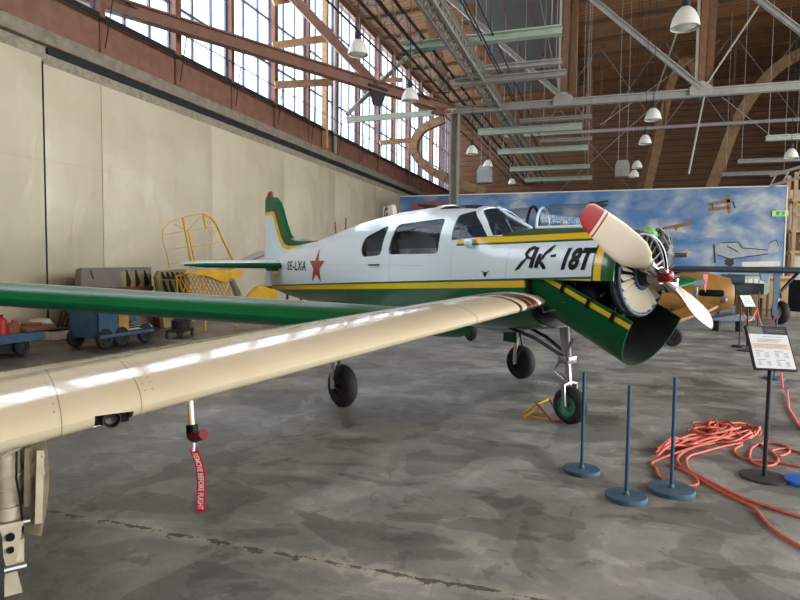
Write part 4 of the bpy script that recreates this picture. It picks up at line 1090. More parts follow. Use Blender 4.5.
def info_stand(gp, corners, label, near):
    g = G(*gp); D = g.dot(FW); t = thing('information_stand', label, 'sign stand', (g.x, g.y, 0), YAW)
    P = [atD(x, y, D + d) for (x, y), d in zip(corners, (.10, .10, -.10, -.10))] if near else [atD(x, y, D + d) for (x, y), d in zip(corners, (.06, .06, -.06, -.06))]
    Rm = Matrix.Rotation(-YAW, 3, 'Z'); Q = [Rm @ (p - V(g.x, g.y, 0)) for p in P]   # tl tr br bl
    c = sum(Q, V(0, 0, 0)) / 4; ux = ((Q[1] - Q[0]) + (Q[2] - Q[3])) / 4; uy = ((Q[0] - Q[3]) + (Q[1] - Q[2])) / 4
    nn = ux.cross(uy).normalized()
    if nn.y > 0: nn = -nn
    def B(u, v, w): return c + ux * u + uy * v + nn * w
    def slab(u0, u1, v0, v1, w0, w1, name, mat, par):
        b = MB(); b.prism([(u0, v0), (u1, v0), (u1, v1), (u0, v1)], lambda u, v: B(u, v, w0), lambda u, v: B(u, v, w1)); return b.build(name, mat, par, smooth=False)
    slab(-1, 1, -1, 1, -.022, 0, 'frame', 'stand_black', t)
    po = slab(-.93, .93, -.94, .94, 0, .003, 'poster', 'paper_white', t)
    if near:
        slab(-.93, .93, .60, .94, .003, .004, 'title_band', 'paper_dark', po)
        slab(-.93, -.22, .60, .94, .004, .005, 'photograph', 'paper_photo', po)
        slab(-.93, .93, -.08, .18, .003, .004, 'tan_band', 'paper_tan', po)
        b = MB()
        def line(u0, u1, v, hgt=.016): b.prism([(u0, v), (u1, v), (u1, v + hgt), (u0, v + hgt)], lambda u, v: B(u, v, .0035), lambda u, v: B(u, v, .0052))
        line(-.1, .8, .80); line(-.0, .8, .72); line(-.3, .7, .48)
        for k in range(3): line(-.6, .6 - .1 * k, .36 - .06 * k)
        for k in range(3): line(-.8, .75, .11 - .06 * k)
        for blk in (-.2, -.58):
            for col in (-.8, .1):
                line(col, col + .4, blk, .024)
                for k in range(4): line(col, col + .18, blk - .07 - .055 * k); line(col + .42, col + .62, blk - .07 - .055 * k)
        b.build('printed_lines', 'print_grey', po, smooth=False)
    else:
        b = MB()
        for k in range(5): b.prism([(-.7, .6 - .25 * k), (.6, .6 - .25 * k), (.6, .65 - .25 * k), (-.7, .65 - .25 * k)], lambda u, v: B(u, v, .0035), lambda u, v: B(u, v, .005))
        b.build('printed_lines', 'print_grey', po, smooth=False)
    MB().tube([(0, 0, .02), B(0, -.3, -.024)], .016 if near else .018, 12).build('pole', 'stand_black', t)
    MB().lathe([(.001, .02), (.17, .018), (.178, .012), (.178, 0), (.001, 0)], (0, 0, 0), 'Z', 40).build('base', 'stand_base', t, angle=30)
info_stand((764, 478), ((745, 325), (786, 327), (798, 371), (755, 369)), 'near information stand with tilted printed board on a black pole', True)
info_stand((747, 351), ((739.5, 295), (750, 295), (757, 307), (744, 307)), 'far information stand with small white board on a black pole', False)
# pink rope between the far posts
def cat(a, c, sag, n=10): return [a.lerp(c, k / n) - V(0, 0, sag * 4 * (k / n) * (1 - k / n)) for k in range(n + 1)]
a1 = atD(743, 313, G(739, 347).dot(FW)); a2 = atD(757, 308, G(757, 344).dot(FW)); a3 = atD(775, 318, G(774, 379).dot(FW))
tag(MB().tube(cat(a1, a2, .22), .013).build('barrier_rope', 'rope_pink'), 'short pink rope sagging between the two dark barrier posts', 'rope')
tag(MB().tube(cat(a2, a3, .30), .013).build('barrier_rope', 'rope_pink'), 'pink rope sagging to the blue post behind the near information stand', 'rope')
gA = G(798, 425); gB = G(781, 392)
tag(MB().tube([atD(781, 372, gB.dot(FW)), atD(783, 388, gB.dot(FW)), gB + V(.06, -.05, .03), G(789, 410) + V(0, 0, .014), gA + V(0, 0, .014), G(830, 455) + V(0, 0, .014)], .013).build('barrier_rope', 'rope_pink'), 'orange rope trailing down beside the near information stand to the floor', 'rope')

def spline(P, n=6, closed=False):
    out = []; N = len(P)
    for i in range(N - 1):
        p0, p1, p2, p3 = P[max(i - 1, 0)], P[i], P[i + 1], P[min(i + 2, N - 1)]
        for k in range(n):
            u = k / n
            out.append(.5 * ((2 * p1) + (p2 - p0) * u + (2 * p0 - 5 * p1 + 4 * p2 - p3) * u * u + (3 * p1 - p0 - 3 * p2 + p3) * u ** 3))
    out.append(P[-1]); return out
def hose(pix, r, label, lift=None, seed=0):
    rnd = random.Random(seed); P = []
    for i, (x, y) in enumerate(pix):
        g = G(x, y); P.append(V(g.x, g.y, r + (lift(i) if lift else 0)))
    return tag(MB().tube(spline(P), r, 8).build('hose', 'hose_orange'), label, 'hose', None)
# the main pile: strands doubled back and forth
rr_ = random.Random(3)
pile = []
j = lambda q: rr_.uniform(-q, q)
for k in range(11):
    off = (k / 10 - .5) * 16
    if k % 2 == 0: pile += [(657 + j(3), 455 + j(5)), (668 + j(5), 449 + j(4)), (690 + j(5), 446 + off * .3 + j(2)), (712 + j(6), 443 + off * .35 + j(2)), (733 + j(5), 440 + off * .3 + j(3)), (750 + j(6), 438 + j(4))]
    else: pile += [(756 + j(5), 436 + j(4)), (744 + j(6), 431 + j(4)), (724 + j(6), 431 + off * .3 + j(3)), (706 + j(6), 437 + off * .4 + j(3)), (690 + j(6), 444 + off * .4 + j(3)), (672 + j(6), 448 + j(3))]
nn_ = len(pile)
pile += [(660, 460), (656, 470), (662, 480), (676, 486), (693, 487), (698, 483), (690, 475), (668, 465)]
hose(pile, .0105, 'tangled orange hose piled on the floor behind the middle barrier posts', lambda i: .010 * ((i * 3) % 7) * (1 if i < nn_ else 0), 1)
tip = []
for k in range(60):
    a = k * 1.31; q = rr_.uniform(3, 24); tip.append((716 + q * math.cos(a) + 6 * math.sin(k * .2), 435 + q * .36 * math.sin(a)))
hose(tip, .0100, 'orange hose knotted on top of the hose pile', lambda i: .03 + .010 * ((i * 5) % 7))
hose([(738, 441), (716, 444), (700, 447), (686, 452), (677, 460), (683, 469), (692, 474), (715, 486), (735, 496), (752, 503), (768, 508), (785, 514), (812, 522), (840, 530)], .0115, 'upper orange hose strand running from the pile to the right edge')
hose([(742, 444), (722, 448), (700, 454), (690, 457), (686, 463), (692, 475), (712, 488), (733, 499), (752, 508), (760, 516), (768, 526), (780, 536), (800, 548), (830, 563)], .0115, 'lower orange hose strand running from the pile to the lower right')
hose([(742, 446), (734, 452), (745, 460), (765, 462), (790, 466), (815, 470), (840, 466), (812, 458), (788, 450), (772, 452), (780, 457), (790, 452), (782, 446), (764, 444), (752, 449), (750, 460), (760, 467), (774, 466), (778, 460), (770, 452), (760, 445)], .0105, 'orange hose looped round the foot of the near information stand')

# yellow wheel chock
g0 = G(540, 413); t = thing('wheel_chock', 'yellow tubular wheel chock lying behind the nose wheel', 'chock', (g0.x, g0.y, 0))
def q(px, py, z): p = G(px, py, z); return p - V(g0.x, g0.y, 0)
for nm_, pts, mt in (('frame', [(523, 415, .02), (545, 419, .02), (561, 420, .02)], 'yellow_frame'), ('frame', [(523, 415, .02), (537, 404, .16), (549, 399, .18)], 'yellow_frame'),
                     ('frame', [(534, 412, .02), (548, 415, .02)], 'yellow_frame'), ('stop_bar', [(536, 403, .16), (549, 399, .18), (561, 420, .02)], 'rust'), ('stop_bar', [(537, 404, .16), (552, 421, .02), (561, 421, .02)], 'rust'),
                     ('frame', [(524, 417, .02), (541, 406, .14)], 'yellow_frame')):
    MB().tube([q(*p) for p in pts], .013, 8).build(nm_, mt, t)

# ================================================================== AIRCRAFT IN THE BACKGROUND
def body(parent, name, mat, tab, n=28, e=2.2, angle=45):
    """tab: x, zbot, ztop, halfwidth"""
    R = []
    for x, zb, zt, hw in tab:
        zc = (zb + zt) / 2; h = (zt - zb) / 2; r = []
        for k in range(n):
            a = 2 * PI * k / n; c, s_ = math.cos(a), math.sin(a)
            r.append((x, hw * math.copysign(abs(c) ** (2 / e), c), zc + h * math.copysign(abs(s_) ** (2 / e), s_)))
        R.append(r)
    return MB().loft(R).build(name, mat, parent, angle=angle)
# silver two-seat trainer with bare engine; nose to the right, x forward
e0 = CF(6.90, 15.5); fd = CF(.8, -.6).normalized(); trz = math.atan2(fd.y, fd.x)
tr = thing('airplane', 'silver two-seat trainer with two glass canopies and bare radial engine, behind the white airplane', 'airplane', (e0.x, e0.y, 0), trz)
body(tr, 'fuselage', 'silver', [(-6.4, 1.3, 1.9, .12), (-5.6, 1.15, 2.3, .3), (-5, 1.1, 2.55, .42), (-3.9, 1.15, 2.72, .5), (-2.6, 1.25, 2.76, .55), (-1.6, 1.35, 2.70, .58), (-.75, 1.45, 2.58, .58), (-.55, 1.55, 2.45, .45)])
def hoop(x, w, zb, zt, n=17):
    return [(x, w * math.cos(PI * k / (n - 1)), zb + (zt - zb) * math.sin(PI * k / (n - 1)) ** .8) for k in range(n)]
for x0, x1, z0, z1 in ((-4.75, -3.75, 3.40, 3.42), (-3.45, -2.0, 3.47, 3.44)):
    g_ = MB().loft([hoop(x0 - .0, .40, 2.6, z0 - .12), hoop(x0 + .25, .44, 2.6, z0), hoop(x1 - .1, .46, 2.6, z1), hoop(x1, .45, 2.6, z1)], cap=False, closed_ring=False).build('canopy', 'canopy_glass', tr, angle=60)
    for x, z in ((x0, z0 - .1), (x1, z1)):
        MB().tube(hoop(x, .455, 2.6, z + .01), .04, 8).build('canopy_frame', 'white_paint' if x != x1 else 'black_paint', g_)
    MB().tube([(x0, -.46, 2.78), (x1, -.46, 2.78)], .05, 8).build('canopy_sill', 'white_paint', g_)
    b = MB(); b.box(((x0 + x1) / 2 - .1, 0, 2.78), (.14, .36, .4), None, .05); b.build('headrest', 'seat_grey', tr)
ws = MB().loft([hoop(-1.75, .40, 2.6, 3.3), hoop(-1.3, .32, 2.6, 2.76)], cap=False, closed_ring=False).build('windscreen', 'canopy_glass', tr, angle=60)
MB().tube(hoop(-1.76, .405, 2.6, 3.32), .025, 8).build('windscreen_frame', 'black_paint', ws)
wing('wing', [((-.9, -.5, 1.3), (-2.0, 0, 0), .15), ((-1.0, -1.5, 1.3), (-1.8, 0, 0), .13)], ['silver'], parent=tr)
wing('wing', [((-.9, .5, 1.3), (-2.0, 0, 0), .15), ((-1.0, 1.5, 1.3), (-1.8, 0, 0), .13)], ['silver'], parent=tr)
for s_ in (-1, 1):
    b = MB(); b.tube([(-1.75, s_ * .8, 1.35), (-1.7, s_ * .8, .38)], .06, 10); b.build('gear_leg', 'dark_steel', tr); wheel(tr, (-1.7, s_ * .8 + .14, .36), .36, .2, 'dark_steel')
# bare radial engine on the nose
ze = 2.0
MB().lathe([(.001, -.55), (.42, -.55), (.50, -.45), (.5, -.3), (.3, -.22), (.30, .0), (.28, .06), (.12, .10), (.06, .16), (.05, .45), (.001, .45)], (0, 0, ze), 'X', 28).build('crankcase', 'grey_cast', tr)
for k in range(9):
    a = PI / 2 + 2 * PI * k / 9; d = V(0, math.cos(a), math.sin(a)); c0 = V(-.22, 0, ze)
    b = MB()
    for q_ in range(8): b.cyl(c0 + d * (.32 + .042 * q_), c0 + d * (.35 + .042 * q_), .125, 12)
    b.tube([c0 + d * .28, c0 + d * .66], .085, 10); b.box(c0 + d * .63, (.2, .14, .14), Matrix.Rotation(-(a - PI / 2), 3, 'X').inverted() if False else None, .03); b.build('cylinder', 'engine_black', tr)
    b = MB(); b.tube([V(.05, 0, ze) + d * .25, V(-.05, 0, ze) + d * .62], .022, 6); b.build('pushrod_tube', 'steel', tr)
    b = MB(); b.tube([c0 + d * .6 + V(-.05, 0, 0), c0 + d * .45 + V(-.25, .08, .0), c0 + d * .3 + V(-.42, .05, 0)], .035, 8); b.build('intake_pipe', 'chrome' if k % 2 else 'dark_steel', tr)
b = MB(); rnd = random.Random(5)
for k in range(16):
    a = rnd.uniform(0, 2 * PI); p = V(-.5, .45 * math.cos(a), ze + .45 * math.sin(a)); P = [p]
    for j in range(4): P.append(P[-1] + V(.13, rnd.uniform(-.14, .14), rnd.uniform(-.14, .14)))
    b.tube(P, .014, 6)
b.build('ignition_harness', 'pale_grey', tr)
b = MB(); b.prism([(-.02, 0), (.2, .06), (.34, .02), (.2, -.06)], lambda u, v: (.1 + u, .62, ze + .08 + v), lambda u, v: (.1 + u, .68, ze + .08 + v)); b.build('cowl_bracket', 'box_white', tr, smooth=False)
# green rag on the engine
pr = atD(649, 237, 15.0)
t = MB(); bmesh.ops.create_icosphere(t.bm, subdivisions=4, radius=.20)
from mathutils import noise as mn
for v in t.bm.verts:
    k = mn.noise(v.co * 5.0) * .16 + mn.noise(v.co * 11) * .07; v.co = v.co * (1 + k * 2.2); v.co.z *= .8; v.co.y *= .6
o = t.build('cloth', 'cloth_green'); o.location = pr + V(0, .1, .09); tag(o, 'crumpled bright green cloth lying on top of the bare engine', 'cloth')

# ochre fuselage, nose to the right
o0 = CF(.555 * 13.0, 13.0); fo = CF(.93, -.36).normalized()
oc = thing('airplane', 'ochre yellow airplane body with open nose hatch, behind the propeller', 'airplane', (o0.x, o0.y, 0), math.atan2(fo.y, fo.x))
body(oc, 'fuselage', 'ochre', [(-2.7, .72, 1.42, .34), (-2.4, .70, 1.46, .38), (-1.6, .66, 1.50, .43), (-.8, .67, 1.49, .42), (-.3, .72, 1.45, .39), (-.06, .79, 1.38, .33), (0, .85, 1.32, .28)])
b = MB(); b.loft([[(x, w * math.cos(PI * k / 12), z + h * math.sin(PI * k / 12)) for k in range(13)] for x, w, z, h in ((-1.2, .24, 1.38, .14), (-1.0, .28, 1.38, .2), (-.5, .28, 1.37, .2), (-.06, .22, 1.32, .14))]); b.build('top_fairing', 'ochre', oc, angle=50)
b = MB(); b.box((-.46, -.37, 1.14), (.5, .13, .15), None, .05); b.build('exhaust_port', 'black_paint', oc)
b = MB(); b.box((-.2, -.35, 1.0), (.1, .1, .12), None, .03); b.box((-.76, -.39, 1.15), (.08, .07, .26), None, .02); b.build('fitting', 'steel', oc)
b = MB(); b.lathe([(.001, .0), (.2, 0), (.22, .03), (.001, .035)], (0, 0, 1.08), 'X', 20); b.build('firewall', 'dark_steel', oc)
ochM = (Matrix.Translation(o0) @ Matrix.Rotation(oc.rotation_euler[2], 4, 'Z')).inverted()
pl_ = [atD(640, 324, 12.3), atD(664, 314, 12.6), atD(702, 302, 12.6), atD(718, 305, 12.4), atD(708, 310, 12.2), atD(668, 323, 12.0)]
b = MB(); v0 = [b.bm.verts.new(ochM @ p) for p in pl_]; v1 = [b.bm.verts.new(ochM @ (p - V(0, 0, .06))) for p in pl_]
b.bm.faces.new(v0); b.bm.faces.new(v1[::-1])
for i in range(6): b.bm.faces.new((v0[i], v0[i - 1], v1[i - 1], v1[i]))
b.build('wing', 'ochre', oc, smooth=False)
wing('wing', [((-.75, .34, .82), (-1.6, 0, 0), .13), ((-.8, .9, .79), (-1.4, 0, 0), .12)], ['ochre'], parent=oc)
for s_ in (-1, 1):
    b = MB(); b.tube([(-1.2, s_ * .6, .8), (-1.2, s_ * .6, .2)], .05, 8); b.build('gear_leg', 'dark_steel', oc); wheel(oc, (-1.2, s_ * .7, .2), .2, .12, 'dark_steel')
pt = atD(695.5, 284, (o0.dot(FW)) - .05)
b = MB(); b.prism([(-.05, .22), (.05, .22), (.03, .0), (.01, -.16), (-.02, -.08)], lambda u, v: tuple(pt + RT * u + V(0, 0, v) - FW * .42), lambda u, v: tuple(pt + RT * u + V(0, 0, v) - FW * .41))
tag(b.build('marker_flag', 'rope_pink', smooth=False), 'pink marker ribbon hanging on the side of the ochre airplane body', 'ribbon')
tag(MB().beam(atD(667, 285, 12.2), atD(704, 282, 12.4), .09, .10).build('blue_tube', 'deep_blue', smooth=False), 'blue padded tube beside the red spinner, above the ochre body', 'tube')

# large slate aircraft: wing across the back, its gear leg at the right
s0 = CF(.64 * 17.6, 17.6)
sl = thing('airplane', 'large slate grey airplane with wide wing and tall pale blue undercarriage leg at right', 'airplane', (s0.x, s0.y, 0), YAW)
# local x to the right, y away; the wing spans x, so write the rings directly
rings = []
for x, le, ch, z in ((-4.9, 0.2, 1.1, 1.66), (-4.6, 0.1, 1.4, 1.66), (-2, 0, 1.9, 1.64), (1.5, -.05, 2.3, 1.62), (5.5, -.1, 2.6, 1.6)):
    rings.append([(x, le + ch * a, z + ch * c) for a, c in airfoil(12, .09, .01)])
MB().loft(rings).build('wing', 'slate', sl, angle=40)
gxl = atD(778, 300, 18.2); lx = (gxl - s0).dot(RT)
b = MB(); b.tube([(lx, .7, 1.6), (lx, .65, .5)], .075, 12); b.tube([(lx, .65, .7), (lx + .25, .65, .55), (lx + .28, .65, .38)], .05, 10); b.build('gear_leg', 'steel', sl)
b = MB(); b.tube([(lx + .05, .7, .9), (lx + .75, .9, 1.55)], .05, 10); b.tube([(lx - .1, .6, 1.5), (lx + .1, .6, .8)], .03, 8); b.build('side_brace', 'dark_steel', sl)
b = MB(); b.loft([[(lx - .36, .3, 1.58), (lx - .20, .25, 1.58), (lx - .20, .22, 1.58), (lx - .36, .27, 1.58)], [(lx - .34, .3, .9), (lx - .2, .25, .9), (lx - .2, .22, .9), (lx - .34, .27, .9)], [(lx - .34, .35, .3), (lx - .25, .3, .3), (lx - .25, .27, .3), (lx - .34, .32, .3)]]); b.build('gear_door', 'pale_blue', sl, angle=30)
wheel(sl, (lx + .10, .62, .36), .36, .24, 'box_white', 'X', .55)
b = MB(); b.prism([(0, 0), (.3, 0), (.25, -.32), (.05, -.25)], lambda u, v: (-.55 + u, .3, 1.58 + v), lambda u, v: (-.55 + u, .34, 1.58 + v)); b.build('door_panel', 'pale_blue', sl, smooth=False)
b = MB(); b.box((-2.5, .9, 1.40), (.35, 1.0, .34), None, .08); b.build('under_wing_pod', 'cart_blue', sl)
b = MB(); b.lathe([(.001, -.6), (.05, -.6), (.05, .6), (.04, .6), (.001, .5)], (-4.0, .5, 1.62), 'Y', 12); b.build('gun_barrel', 'dark_steel', sl)
b = MB(); b.loft([[(lx + .95 + k * .1, .55, .35 + .1 * (k % 2)), (lx + .95 + k * .1, 1.6, .35), (lx + .95 + k * .1, 1.6, 1.35), (lx + .95 + k * .1, .55, 1.3)] for k in range(8)]); b.build('engine_case', 'dark_steel', sl, angle=20)

# white aircraft with lettered fin, almost hidden behind the near fuselage
gp0 = CF(2.05, 13.5); gf = CF(.34, -.94).normalized()
ga = thing('airplane', 'white airplane almost hidden behind the near fuselage, black letter on its fin', 'airplane', (gp0.x, gp0.y, 0), math.atan2(gf.y, gf.x))
body(ga, 'fuselage', 'white_paint', [(-6.9, 1.1, 1.5, .08), (-5, .85, 1.6, .25), (-3, .65, 1.7, .42), (-1, .6, 1.85, .52), (.3, .6, 1.8, .52), (1.0, .7, 1.5, .4), (1.15, .8, 1.4, .3)])
ft = atD(391, 206, (gp0 - gf * 6.7).dot(FW)); gM = ga.matrix_basis if False else Matrix.Translation(gp0) @ Matrix.Rotation(ga.rotation_euler[2], 4, 'Z'); fl = gM.inverted() @ ft; zt_ = ft.z
b = MB(); b.prism([(fl.x - .62, 1.2), (fl.x - .62, zt_), (fl.x + .25, zt_ + .02), (fl.x + .42, zt_ - .3), (fl.x + .9, 1.5)], lambda u, v: (u, fl.y - .07, v), lambda u, v: (u, fl.y + .07, v)); b.build('fin', 'box_white', ga, smooth=False)
vs, fs = text_polys('G', .52, 0, .024, 1.0, 0, 0)
b = MB(); vv = [b.bm.verts.new((fl.x - .50 + x, fl.y - .075, zt_ - .40 + y)) for x, y in vs]
for f in fs: b.bm.faces.new([vv[i] for i in f])
b.build('fin_letter', 'black_paint', ga, smooth=False)
b = MB(); b.tube([(.0, -.3, .7), (0, -.45, .22)], .04, 8); b.build('gear_leg', 'box_white', ga)
wheel(ga, (0, -.5, .24), .24, .16, 'dark_steel')
wheel(ga, (0, .5, .24), .24, .16, 'dark_steel')
b = MB(); b.tube([(.0, .3, .7), (0, .45, .22)], .04, 8); b.build('gear_leg', 'box_white', ga)

# ================================================================== LEFT BACKGROUND
def at_wall(px, py, X): return atX(px, py, X)
def Lm(p, t): return Vector(p) - Vector(t.location)
# yellow tube airframe with fin frame
XA = -9.3
fr = thing('airplane_skeleton', 'yellow steel tube airplane skeleton with bare rudder outline behind the green tailplane', 'airplane frame', (-9.3, 12.6, 0))
def A(px, py, X=XA): return atX(px, py, X) - V(-9.3, 12.6, 0)
rud = [(170, 268), (166, 252), (162, 238), (163, 229), (170, 222), (184, 217), (197, 214.5), (205, 214)]
b = MB(); b.tube([A(*p) for p in rud], .010, 6); b.build('rudder_edge', 'yellow_frame', fr)
b = MB(); b.tube([A(*p) for p in ((203, 214), (210, 217), (216, 224), (224, 242), (234, 263))], .028, 8); b.build('fin_post', 'yellow_frame', fr)
b = MB(); b.tube([A(183, 218), A(192, 268)], .024, 8); b.tube([A(188, 230), A(196, 268)], .02, 8); b.tube([A(203, 215), A(206, 228)], .024, 8); b.build('hinge_post', 'yellow_frame', fr)
b = MB()
for a, c in (((163, 235), (184, 231)), ((165, 250), (187, 247)), ((168, 264), (190, 262)), ((186, 231), (216, 227)), ((192, 247), (222, 242)), ((195, 263), (232, 258)), ((216, 228), (205, 259)), ((174, 224), (187, 231)), ((187, 231), (200, 217))): b.tube([A(*a), A(*c)], .009, 6)
b.build('rib', 'yellow_frame', fr)
b = MB()
T = [(176, 276), (200, 272), (232, 276), (240, 292)]; Bm = [(178, 296), (204, 298), (228, 300), (236, 302)]
for X_ in (XA + .1, XA - .5):
    for P_ in (T, Bm):
        b.tube([A(x, y, X_) for x, y in P_], .022, 6)
    for (a, c) in zip(T, Bm): b.tube([A(*a, X_), A(*c, X_)], .018, 6)
for k in range(16):
    x = 176 + 3.7 * k; b.tube([A(x, 276, XA + .1), A(x + 12, 299, XA + .1)], .013, 6)
for k in range(12):
    x = 190 + 4 * k; b.tube([A(x, 276, XA - .5), A(x - 10, 299, XA - .5)], .013, 6)
b.build('fuselage_tubes', 'yellow_frame', fr)
for s_ in (0, .5):
    for px_, py_ in ((205, 297), (236, 300)):
        b = MB(); p_ = A(px_, py_, XA - s_); b.tube([p_, V(p_.x, p_.y, 0.0)], .03, 8); b.build('stand_leg', 'yellow_frame', fr)
def quad_thing(name, pix, X, th, mat, label, cat_, par=None):
    P = [atX(x, y, X) for x, y in pix]; c = sum(P, V(0, 0, 0)) / len(P)
    if par is None:
        for p, (x, y) in zip(P, pix):
            if y >= 300: p.z = 0.0
    if par is not None:
        t = None
    else: t = thing(name, label, cat_, (c.x, c.y, c.z))
    b = MB()
    oo = c if par is None else V(*par.location)
    v0 = [b.bm.verts.new(p - oo) for p in P]; v1 = [b.bm.verts.new(p - oo + V(-th, 0, 0)) for p in P]
    b.bm.faces.new(v0); b.bm.faces.new(v1[::-1])
    for i in range(len(P)): b.bm.faces.new((v0[i], v0[i - 1], v1[i - 1], v1[i]))
    b.build('panel' if par is None else name, mat, t or par, smooth=False); return t, c
t, c = quad_thing('fabric_panel', [(184, 273), (200, 270), (243, 270), (241, 277), (224, 283), (208, 276)], XA + .35, .08, 'yellow_tarp', '', '', fr)
t, c = quad_thing('fabric_panel', [(246, 299), (258, 287), (268, 284), (272, 276), (276, 276), (277, 299)], XA + .8, .10, 'yellow_tarp', '', '', fr)
b = MB(); b.tube([A(231, 280, XA + .6), A(240, 302, XA + .6)], .07, 12); b.build('chrome_tube', 'chrome', fr)
b = MB(); p0_, p1_ = A(210, 278, -9.1), A(268, 253, -9.1)
b.loft([[p0_, p0_ + V(.05, 0, .03), p0_ + V(-.3, 0, .04)], [p1_ + V(0, 0, -.05), p1_ + V(.1, 0, .04), p1_ + V(-.3, 0, .06)]]); b.build('silver_panel', 'silver', fr, angle=30)  # separate silver wing panel, attached to the skeleton for support
# wing panel, grey with olive ribs
t, c = quad_thing('wing_panel', [(81, 270), (84, 268), (151, 267), (153, 300), (80, 300)], -11.2, .16, 'panel_grey', 'grey wing panel standing by the wall with olive ribbed end', 'wing panel')
def Wp(px, py, d=.006): return atX(px, py, -11.2 + d) - c
def strip(pix, mat, name, par, d):
    b = MB(); v0 = [b.bm.verts.new(Wp(x, y, d)) for x, y in pix]; v1 = [b.bm.verts.new(Wp(x, y, -.004)) for x, y in pix]
    b.bm.faces.new(v0); b.bm.faces.new(v1[::-1])
    for i in range(len(pix)): b.bm.faces.new((v0[i], v0[i - 1], v1[i - 1], v1[i]))
    return b.build(name, mat, par, smooth=False)
strip([(121, 271.5), (148, 270.5), (150, 290), (122, 290)], 'panel_olive', 'open_bay', t, .006)
for k, x in enumerate((126, 135, 144)): strip([(x, 270), (x + 1.2, 270), (x + 5.5, 282), (x + 4, 287), (x + .5, 287)], 'soot', 'rib', t, .012)
strip([(90, 270), (91, 270), (94, 279), (92.5, 279)], 'soot', 'mark', t, .01)
strip([(80, 288), (154, 286), (154, 290), (80, 292)], 'rust', 'lower_rail', t, .03)
t, c2 = quad_thing('wing_panel', [(157, 277), (160, 271), (186, 269), (190, 283), (187, 300), (164, 300)], -10.6, .12, 'panel_olive', 'olive ribbed wing section between the grey panel and the yellow frame', 'wing panel')
c = c2
def Wp(px, py, d=.006): return atX(px, py, -10.6 + d) - c
for k in range(5): strip([(161 + 5 * k, 272), (163 + 5 * k, 272), (167 + 5 * k, 279), (162 + 5 * k, 279)], 'soot', 'rib_opening', t, .012)
for k in range(4): strip([(162 + 6.5 * k, 281), (164 + 6.5 * k, 280), (171 + 6 * k, 296), (166 + 6 * k, 297)], 'soot', 'rib_opening', t, .012)
# blue cart with wheels
def boxthing(name, label, cat_, pix0, pix1, X, depth, mat, legs=None):
    """axis aligned box whose right-hand face (towards the hall) shows between two pixels"""
    a = atX(*pix0, X); c = atX(*pix1, X); return a, c
g1 = G(88, 345); g2 = G(146, 343)
XC2 = G(112, 348).x
a_ = atX(98, 309, XC2); c_ = atX(117, 333, XC2)
ct = thing('tool_cart', 'blue steel cart with rubber wheels under the far green wing', 'cart', (XC2, a_.y, 0))
y0_, y1_ = 0.0, atX(152, 320, XC2).y - a_.y
zb_, ztp = c_.z, a_.z + .1
b = MB(); b.box((-.35, y1_ / 2, zb_ - .03), (.8, y1_, .06)); b.build('deck', 'cart_blue', ct, smooth=False)
yl_ = c_.y - a_.y
b = MB(); b.box((0, yl_ / 2, (zb_ + ztp) / 2), (.04, yl_, ztp - zb_)); b.box((-.7, yl_ / 2, (zb_ + ztp) / 2), (.04, yl_, ztp - zb_)); b.box((-.35, .02, (zb_ + ztp) / 2), (.7, .04, ztp - zb_)); b.box((-.35, yl_ / 2, ztp - .02), (.74, yl_, .04)); b.build('cabinet', 'cart_blue', ct, smooth=False)
b = MB(); b.box((.025, yl_ / 2, ztp - .12), (.02, yl_ * .7, .10)); b.build('shelf_opening', 'soot', ct, smooth=False)
b = MB(); b.box((-.35, (yl_ + y1_) / 2, ztp - .25), (.06, y1_ - yl_ - .2, .4)); b.build('back_panel', 'cart_blue', ct, smooth=False)
b = MB(); b.box((-.2, yl_ + .16, zb_ + .26), (.45, .26, .5)); b.build('wooden_side', 'plywood', ct, smooth=False)
for yy in (.15, yl_ + .1, y1_ - .2):
    wheel(ct, (.0, yy, .2), .2, .1, 'dark_steel', 'X')
for yy in (.12, y1_ - .2): wheel(ct, (-.68, yy, .2), .2, .1, 'dark_steel', 'X')
b = MB(); b.box((-.35, y1_ / 2, .32), (.6, y1_ * .9, .06)); b.box((-.35, .2, .42), (.1, .1, max(.05, zb_ - .38))); b.box((-.35, y1_ - .3, .42), (.1, .1, max(.05, zb_ - .38))); b.build('chassis', 'soot', ct, smooth=False)
pb = [atX(x, y, XC2 - .15) for x, y in ((115, 328), (150, 325))]
b = MB(); rr = []
pb[0].z = pb[1].z = zb_ + .03
for f, w in ((0, .05), (.1, .16), (.5, .2), (.9, .17), (1.0, .06)):
    p = pb[0].lerp(pb[1], f); rr.append([p + V(w, 0, 0), p + V(0, 0, .05), p + V(-w, 0, 0), p + V(0, 0, -.04)])
b.loft(rr); tag(b.build('tail_float', 'box_white', angle=60), 'white board with rounded ends lying across the blue cart', 'board')
# plywood crate and black dolly
a_ = atX(164, 309, -10.9); c_ = atX(194, 330, -10.9)
pl = thing('plywood_crate', 'plywood crate standing behind the black dolly', 'crate', (-10.9, a_.y, 0)); Ly = c_.y - a_.y
MB().box((-.4, Ly / 2, .4), (.8, Ly, .78)).build('case', 'plywood', pl, smooth=False)
b = MB(); b.box((.01, .04, .4), (.03, .08, .78)); b.box((.01, Ly - .04, .4), (.03, .08, .78)); b.box((.01, Ly / 2, .74), (.03, Ly, .08)); b.build('batten', 'timber_light', pl, smooth=False)
g = G(180, 337); do = thing('dolly', 'black low dolly on small castors beside the plywood crate', 'dolly', (g.x, g.y, 0), math.radians(20))
b = MB(); b.box((0, 0, .16), (.4, .75, .04)); b.build('platform', 'soot', do, smooth=False)
MB().lathe([(.001, 0), (.2, 0), (.2, .2), (.1, .26), (.001, .26)], (0, .05, .18), 'Z', 16).build('motor', 'soot', do)
for sx in (-.16, .16):
    for sy in (-.36, .36): wheel(do, (sx, sy, .07), .07, .05, 'steel', 'X')
